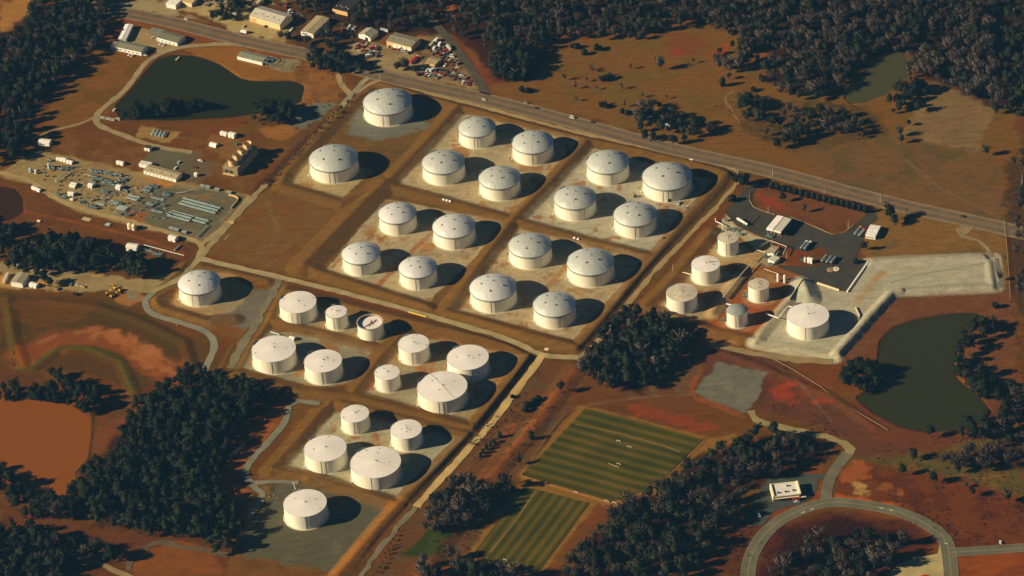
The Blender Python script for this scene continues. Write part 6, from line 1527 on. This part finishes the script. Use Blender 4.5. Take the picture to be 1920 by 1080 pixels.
low_wall([(429,366),(440,369),(447,374),(441,383),(434,391)],1.8,.6,'curved tan wall at the right corner of the equipment yard',(214,170,110))
low_wall([(1505,533),(1494,545),(1480,566)],1.4,.5,'pale concrete wall on the inner edge of the basin',(214,190,146))
low_wall([(1604,577),(1612,594),(1610,600)],1.6,.6,'narrow pale wall at the right of the basin tank',(206,180,134))
low_wall([(1378,390),(1362,398)],.6,.4,'x',(200,180,140)) if False else None
# terminal pipework
pipeline([(1356,557),(1385,520),(1411,490)],.45,4.0,'white pipe rack climbing from the pine wood side to the pump house',(226,206,168),6)
pipeline([(1403,487),(1420,469),(1436,473)],.4,4.5,'white pipe gantry left of the pump house',(220,200,164),6)
pipeline([(1433,504),(1446,509),(1457,512)],.35,3.0,'thin pipe leading to the two tall vessels',(214,186,150),5)
pipeline([(1424,462),(1444,451),(1475,462),(1468,477)],.4,3.5,'pinkish pipe looping round the small sheds',(214,176,146),6)
pipeline([(1435.5,588),(1459,596),(1477.5,574),(1486,576)],.55,4.5,'white pipe bridge leading to the clean white tank',(250,228,196),9)
pipeline([(1362,569.5),(1371,571.5)],.6,8,'short white pipe at the grey covered tank',(250,236,206),20)
pipeline([(1401,586.5),(1407,588)],.6,6,'white pipe end right of the grey covered tank',(250,236,206),20)
pipeline([(1342.5,431),(1310,468),(1275,506)],.5,1.2,'dark pipe run along the terminal dike beside the perimeter track',(110,92,72),6)
pipeline([(1274,510),(1285,511.5),(1297,515)],.4,2.0,'white pipe from the dike to the tank with the crane mast',(236,214,176),6)
pipeline([(1341,409),(1342,415),(1356,421),(1355,430)],.4,2.4,'white pipe bend at the corner of the terminal gravel',(250,232,200),6)
pipeline([(1409,419),(1423,404)],.3,.8,'thin brown barrier pipe on the asphalt',(140,84,54),6)
pipeline([(1452,674),(1486,692),(1538,724),(1562,745),(1602,769),(1640,791),(1665,806)],.3,.9,'long thin pipeline crossing the rough ground to the dark pond',(150,118,90),14)
pipeline([(765,584.5),(799,594)],.55,.8,'bright yellow barrier along the central road',(236,190,60),8)
pipeline([(557,926),(549,921)],.2,1,'x') if False else None
g0 = gp(557,927); t = thing('white_pole', (g0[0],g0[1],0), 0, 'white leaning pole behind the lone white tank', 'pole'); tp = gp(549.5,904,12.5)
MB().tube((0,0,0),(tp[0]-g0[0],tp[1]-g0[1],12.5),.45,6,.3).build('shaft', cm_(WHT), t); MB().cyl(0,0,0,.5,.9,.9,8).build('base', M_STEEL, t)
hut(548,637,GD,5,3,3,'small white box behind the widest tank of its yard',rc=WHT)
pipeline([(507,622),(524,627)],.5,1.5,'pale pipe at the yard corner behind the widest tank',(206,200,180),6)
slab(162.5,411,GD,9,5,.3,'pale concrete slab on the red strip',(190,164,116)); slab(434,417,GD,6,3,.5,'pale slab beside the yard corner road',(206,160,106)); slab(1296,300,GD,4,3,.5,'white slab beside the perimeter track near the highway',(240,214,170))
slab(1025,655,GD,4,3,.5,'white slab beside the central road end',(236,206,160)); slab(426,445,GU,8,2,.3,'narrow slab in the brown field',(150,124,84)); slab(73,415,GD,3.5,2,1.2,'little pale block on the red strip',(236,206,170))
slab(142,553,GD,4.5,2.5,2.2,'dark container on the grass below the sandy yard',(40,36,36),'container','container'); slab(333,110,GU,6,2,.6,'small wooden jetty at the top of the upper pond',(190,170,130),'jetty','jetty')
slab(1191,369,0,3,3,2.2,'small dark tank like box on the pale pad',(90,80,66),'metal_box','box'); slab(1245,450,0,2.5,2,1.6,'small dark box in front of the tall looking domed tank',(90,56,44),'metal_box','box')
for px, py, lb in ((192,222,'first trailer in the short row by the pond road'),(202,224,'second trailer in the short row by the pond road'),(211,226,'third trailer in the short row by the pond road'),(221,225,'fourth trailer in the short row by the pond road')):
    slab(px, py, GD+.3, 5, 2.2, 2.2, lb, (170,160,130), 'trailer', 'trailer')
for px, py in ((832,379),(838,380.5),(844,382),(1077,450),(1084,452)): slab(px, py, HW, 2.2, 1.6, 1.4, 'small white crate on the dike between the tank pads', (246,236,214), 'crate', 'crate', 'white crates on the dikes')
for px, py in ((1557,506.5),(1567.5,505)):
    t = thing('round_slab', at_(px,py), 0, 'brown round pad on the asphalt' if px < 1560 else 'white round pad on the asphalt beside the brown one', 'round pad'); MB().revolve([(3.4,0),(3.4,.6),(3.0,.8),(.01,.8)],18).build('disc', cm_((160,130,90) if px < 1560 else (226,206,164)), t); MB().cyl(0,0,.8,1.3,.6,.5,8).build('cover', M_DKSTEEL, t)
for i in range(15):       # concrete barrier blocks on the edge of the pale basin
    f = i/14; px, py = 1627-f*38, 492.5+f*54; a = ang_px((1627,492),(1589,546))
    t = MB().add([(-1.25,-.9,0),(1.25,-.9,0),(1.25,.9,0),(-1.25,.9,0),(-1.15,-.5,1.5),(1.15,-.5,1.5),(1.15,.5,1.5),(-1.15,.5,1.5)],[(3,2,1,0),(4,5,6,7),(0,1,5,4),(1,2,6,5),(2,3,7,6),(3,0,4,7)]).build('barrier_block', cm_((250,232,196)), None)
    t.location = at_(px, py); t.rotation_euler = (0,0,a); tag(t, 'white concrete block in the slanting row at the asphalt edge', 'barrier', 'row of concrete blocks by the pale basin')
for i in range(8):
    f = i/7; px, py = 1535+f*36, 532+f*12
    t = MB().add([(-1.4,-.9,0),(1.4,-.9,0),(1.4,.9,0),(-1.4,.9,0),(-1.2,-.5,1.4),(1.2,-.5,1.4),(1.2,.5,1.4),(-1.2,.5,1.4)],[(3,2,1,0),(4,5,6,7),(0,1,5,4),(1,2,6,5),(2,3,7,6),(3,0,4,7)]).build('barrier_block', cm_((226,200,150)), None)
    t.location = at_(px, py); t.rotation_euler = (0,0,ang_px((1535,532),(1571,544))); tag(t, 'tan block in the short row behind the clean white tank', 'barrier', 'row of tan blocks behind the basin tank')
# poles
def pole(px, py, h, label, arm=True, group=None, name='utility_pole', c=(214,190,150)):
    t = thing(name, at_(px, py), HW, label, 'pole', group); MB().tube((0,0,-.3),(0,0,h),.28,6,.16).build('shaft', cm_(c), t)
    if arm: MB().box(-.12,.12,-1.4,1.4,h-1.1,h-.8).build('crossarm', cm_((120,90,64)), t)
    return t
for px, py, h, lb in ((1448.7,330,9,'pale pole at the start of the conifer row by the highway'),(1545.3,363,7,'pale pole behind the middle of the conifer row'),(1650.5,380,10,'pale pole by the highway gravel, end of the conifer row'),
    (1590.5,428,9,'pole at the inner corner of the asphalt drive'),(1440.5,399,8,'thin pole on the red soil behind the loading canopy'),(39,222,15,'tall pale pole in the left wood, right one'),(28,232,17,'tall pale pole in the left wood, left one'),
    (1262,511,8,'thin pole between perimeter track and terminal dike'),(1475,484,8,'pole at the edge of the red island in the terminal'),(1411,500,6,'pole beside the white pipe rack'),(713,152,9,'pole at the highway bend above the corner tank'),
    (1917,182,14,'pale pole at the upper right edge'),(1908,140,12,'pale pole higher up at the right edge'),(1916,345,12,'pale pole at the right edge beside the meadow')):
    pole(px, py, h, lb, arm='thin' not in lb)
for px, py in ((829,70),(700,5),(868,172),(1700,400),(1860,430),(550,95),(400,60),(270,28)): pole(px, py+6, 10, 'wooden pole standing beside the highway', group='wooden poles beside the highway', c=(110,90,66))
for px, py in ((331,611),(446,645),(509,884),(510,750),(567,812),(513,930),(505,933),(520,935)): 
    t = MB().cyl(0,0,0,1.3,.35,.25,6).build('marker_post', M_YEL, None); t.location = at_(px, py); tag(t, 'short yellow marker post on the dike slopes', 'marker post', 'yellow marker posts')
# goals on the striped fields
for px, py, a, lb in ((1159.5,829,0,'white goal in the middle of the large striped field'),(1180,840,0,'small white goal right of the middle one on the large field'),(1080,925,0,'white goal on the bare strip between the fields, left'),(1137,941,0,'white goal at the corner of the bare strip, left of its twin'),
    (1152,945,0,'white goal at the corner of the bare strip, nearest the wood'),(1243,914,1.5,'white goal at the wood side of the large field'),(1160,872,.0,'long pale bench frame inside the large field'),(947,1052,0,'white goal at the bottom of the small field'),(880,1038,1.2,'white goal at the lower left corner of the small field')):
    t = thing('goal', at_(px, py), GD+a, lb, 'goal'); m = MB(); m.tube((-1.9,0,0),(-1.9,0,1.8),.1,4); m.tube((1.9,0,0),(1.9,0,1.8),.1,4); m.tube((-1.9,0,1.8),(1.9,0,1.8),.13,4); m.build('frame', cm_((250,236,206)), t)
    m = MB(); m.add([(-1.9,0,1.8),(1.9,0,1.8),(1.9,1.2,0),(-1.9,1.2,0)],[(0,1,2,3)]); m.build('net', cm_((170,160,120)), t)
def fence(pts, h, label, c=(170,150,116), post=6):
    P = smooth_line(gpoly(pts), post); t = thing('fence', (P[0][0],P[0][1],0), 0, label, 'fence')
    for q in P:
        MB().box(q[0]-P[0][0]-.12,q[0]-P[0][0]+.12,q[1]-P[0][1]-.12,q[1]-P[0][1]+.12,0,h).build('post', cm_(c), t)
    m = MB()
    for a, b in zip(P[:-1], P[1:]):
        for z in (h*.35, h*.68, h-.1): m.tube((a[0]-P[0][0],a[1]-P[0][1],z),(b[0]-P[0][0],b[1]-P[0][1],z),.07,3)
    m.build('rails', cm_(c), t)
fence([(1882,415),(1888,470),(1894,560)],1.8,'thin pale fence running down the right side beyond the basin',(190,164,120),8)
fence([(1405,360),(1406,378),(1412,389),(1440,400),(1452,404)],1.4,'pale fence round the red island behind the loading canopy',(200,184,150),7)
fence([(1482,408),(1525,425),(1562,441),(1580,438),(1598,424)],1.2,'pale fence along the asphalt edge right of the loading canopy',(190,160,116),7)
fence([(975,892),(985,878),(1000,856),(1040,800),(1062,775)],1.6,'wire fence with white posts along the left side of the large field',(130,110,80),6)
fence([(1322,822),(1275,865),(1228,918)],1.4,'wire fence on the wood side of the large field',(150,120,84),7)
# road arrows on the loop road
for px, py in ((1505,961),(1522,955),(1652,952.5),(1670,956.5),(1773,1019)):
    m = MB(); m.add([(-1.5,-.3,0),(1,-.3,0),(1,-.8,0),(2.2,0,0),(1,.8,0),(1,.3,0),(-1.5,.3,0)],[(0,1,2,3,4,5,6)]); t = m.build('road_marking', cm_((226,210,176)), None); t.location = (*gp(px,py)[:2], .19); t.rotation_euler = (0,0,ang_px((1505,961),(1522,955)) if px < 1600 else ang_px((1652,952),(1700,966))); tag(t, kind='structure')
# blue tarpaulin, rubble, bits
g = np.random.default_rng(3); vs = []; fs = []; n = 14
for k, (f, z) in enumerate(((1,0),(.85,.9),(.5,1.6))): vs += [(5.2*f*math.cos(2*math.pi*i/n)*g.uniform(.85,1.1), 3.0*f*math.sin(2*math.pi*i/n)*g.uniform(.85,1.1), z*g.uniform(.8,1.2)) for i in range(n)]
vs.append((0,0,1.9)); fs = [(k*n+i,k*n+(i+1)%n,(k+1)*n+(i+1)%n,(k+1)*n+i) for k in range(2) for i in range(n)] + [(2*n+i,2*n+(i+1)%n,3*n) for i in range(n)]
t = MB().add(vs, fs).build('tarpaulin', cm_((20,110,190),.5), None); t.location = at_(634,72); t.rotation_euler = (0,0,ang_px((626,78),(642,64))); tag(t, 'bright blue tarpaulin over a heap near the warehouses', 'tarpaulin')
m = MB(); 
for i in range(60):
    f = g.uniform(); c = np.array(gp(429+28*f, 858-24*f)); c0 = np.array(gp(443,846)); d = c-c0+np.array([g.normal(0,.8),g.normal(0,.8),0]); s = g.uniform(.3,.8); m.box(d[0]-s,d[0]+s,d[1]-s*.6,d[1]+s*.6,0,s*1.3)
t = m.build('rubble', cm_((240,206,160)), None); c0 = gp(443,846); t.location = (c0[0],c0[1],0); tag(t, 'heap of pale rubble on the orange slope beside the pine wood', 'rubble', kind='stuff')
m = MB()
for pl, n_ in (([(638,44),(668,50),(662,72),(640,66)],130),([(430,0),(470,20),(440,40),(400,20)],50),([(590,0),(640,4),(620,16),(596,14)],40),([(782,106),(840,100),(884,160),(800,142)],160),([(540,22),(572,28),(552,44)],60),([(380,0),(440,6),(430,30)],40)):
    P = gpoly(pl)
    for i in range(n_):
        w = g.dirichlet(np.ones(len(P))*.6); q = w @ P; s = g.uniform(.25,.9); m.box(q[0]-s,q[0]+s,q[1]-s*.5,q[1]+s*.5,0,s*1.2)
t = m.build('debris', cm_((140,112,88)), None); tag(t, 'loose scrap and debris littering the yards by the highway', 'debris', kind='stuff')

# ---------------------------------------------------------------- the air between the aircraft and the ground
if HAZE > 0:
    hm = bpy.data.materials.new('haze_air'); hm.use_nodes = True; hn = hm.node_tree.nodes; hn.clear()
    out = hn.new('ShaderNodeOutputMaterial'); pv = hn.new('ShaderNodeVolumePrincipled')
    pv.inputs['Color'].default_value = (*HAZE_COL, 1); pv.inputs['Density'].default_value = HAZE; pv.inputs['Anisotropy'].default_value = 0.0
    hm.node_tree.links.new(pv.outputs[0], out.inputs['Volume'])
    hb = MB().box(xs[0]-60, xs[-1]+60, ys[0]-60, ys[-1]+60, -4.0, CAM[2]+60).build('haze', hm); tag(hb, kind='stuff')
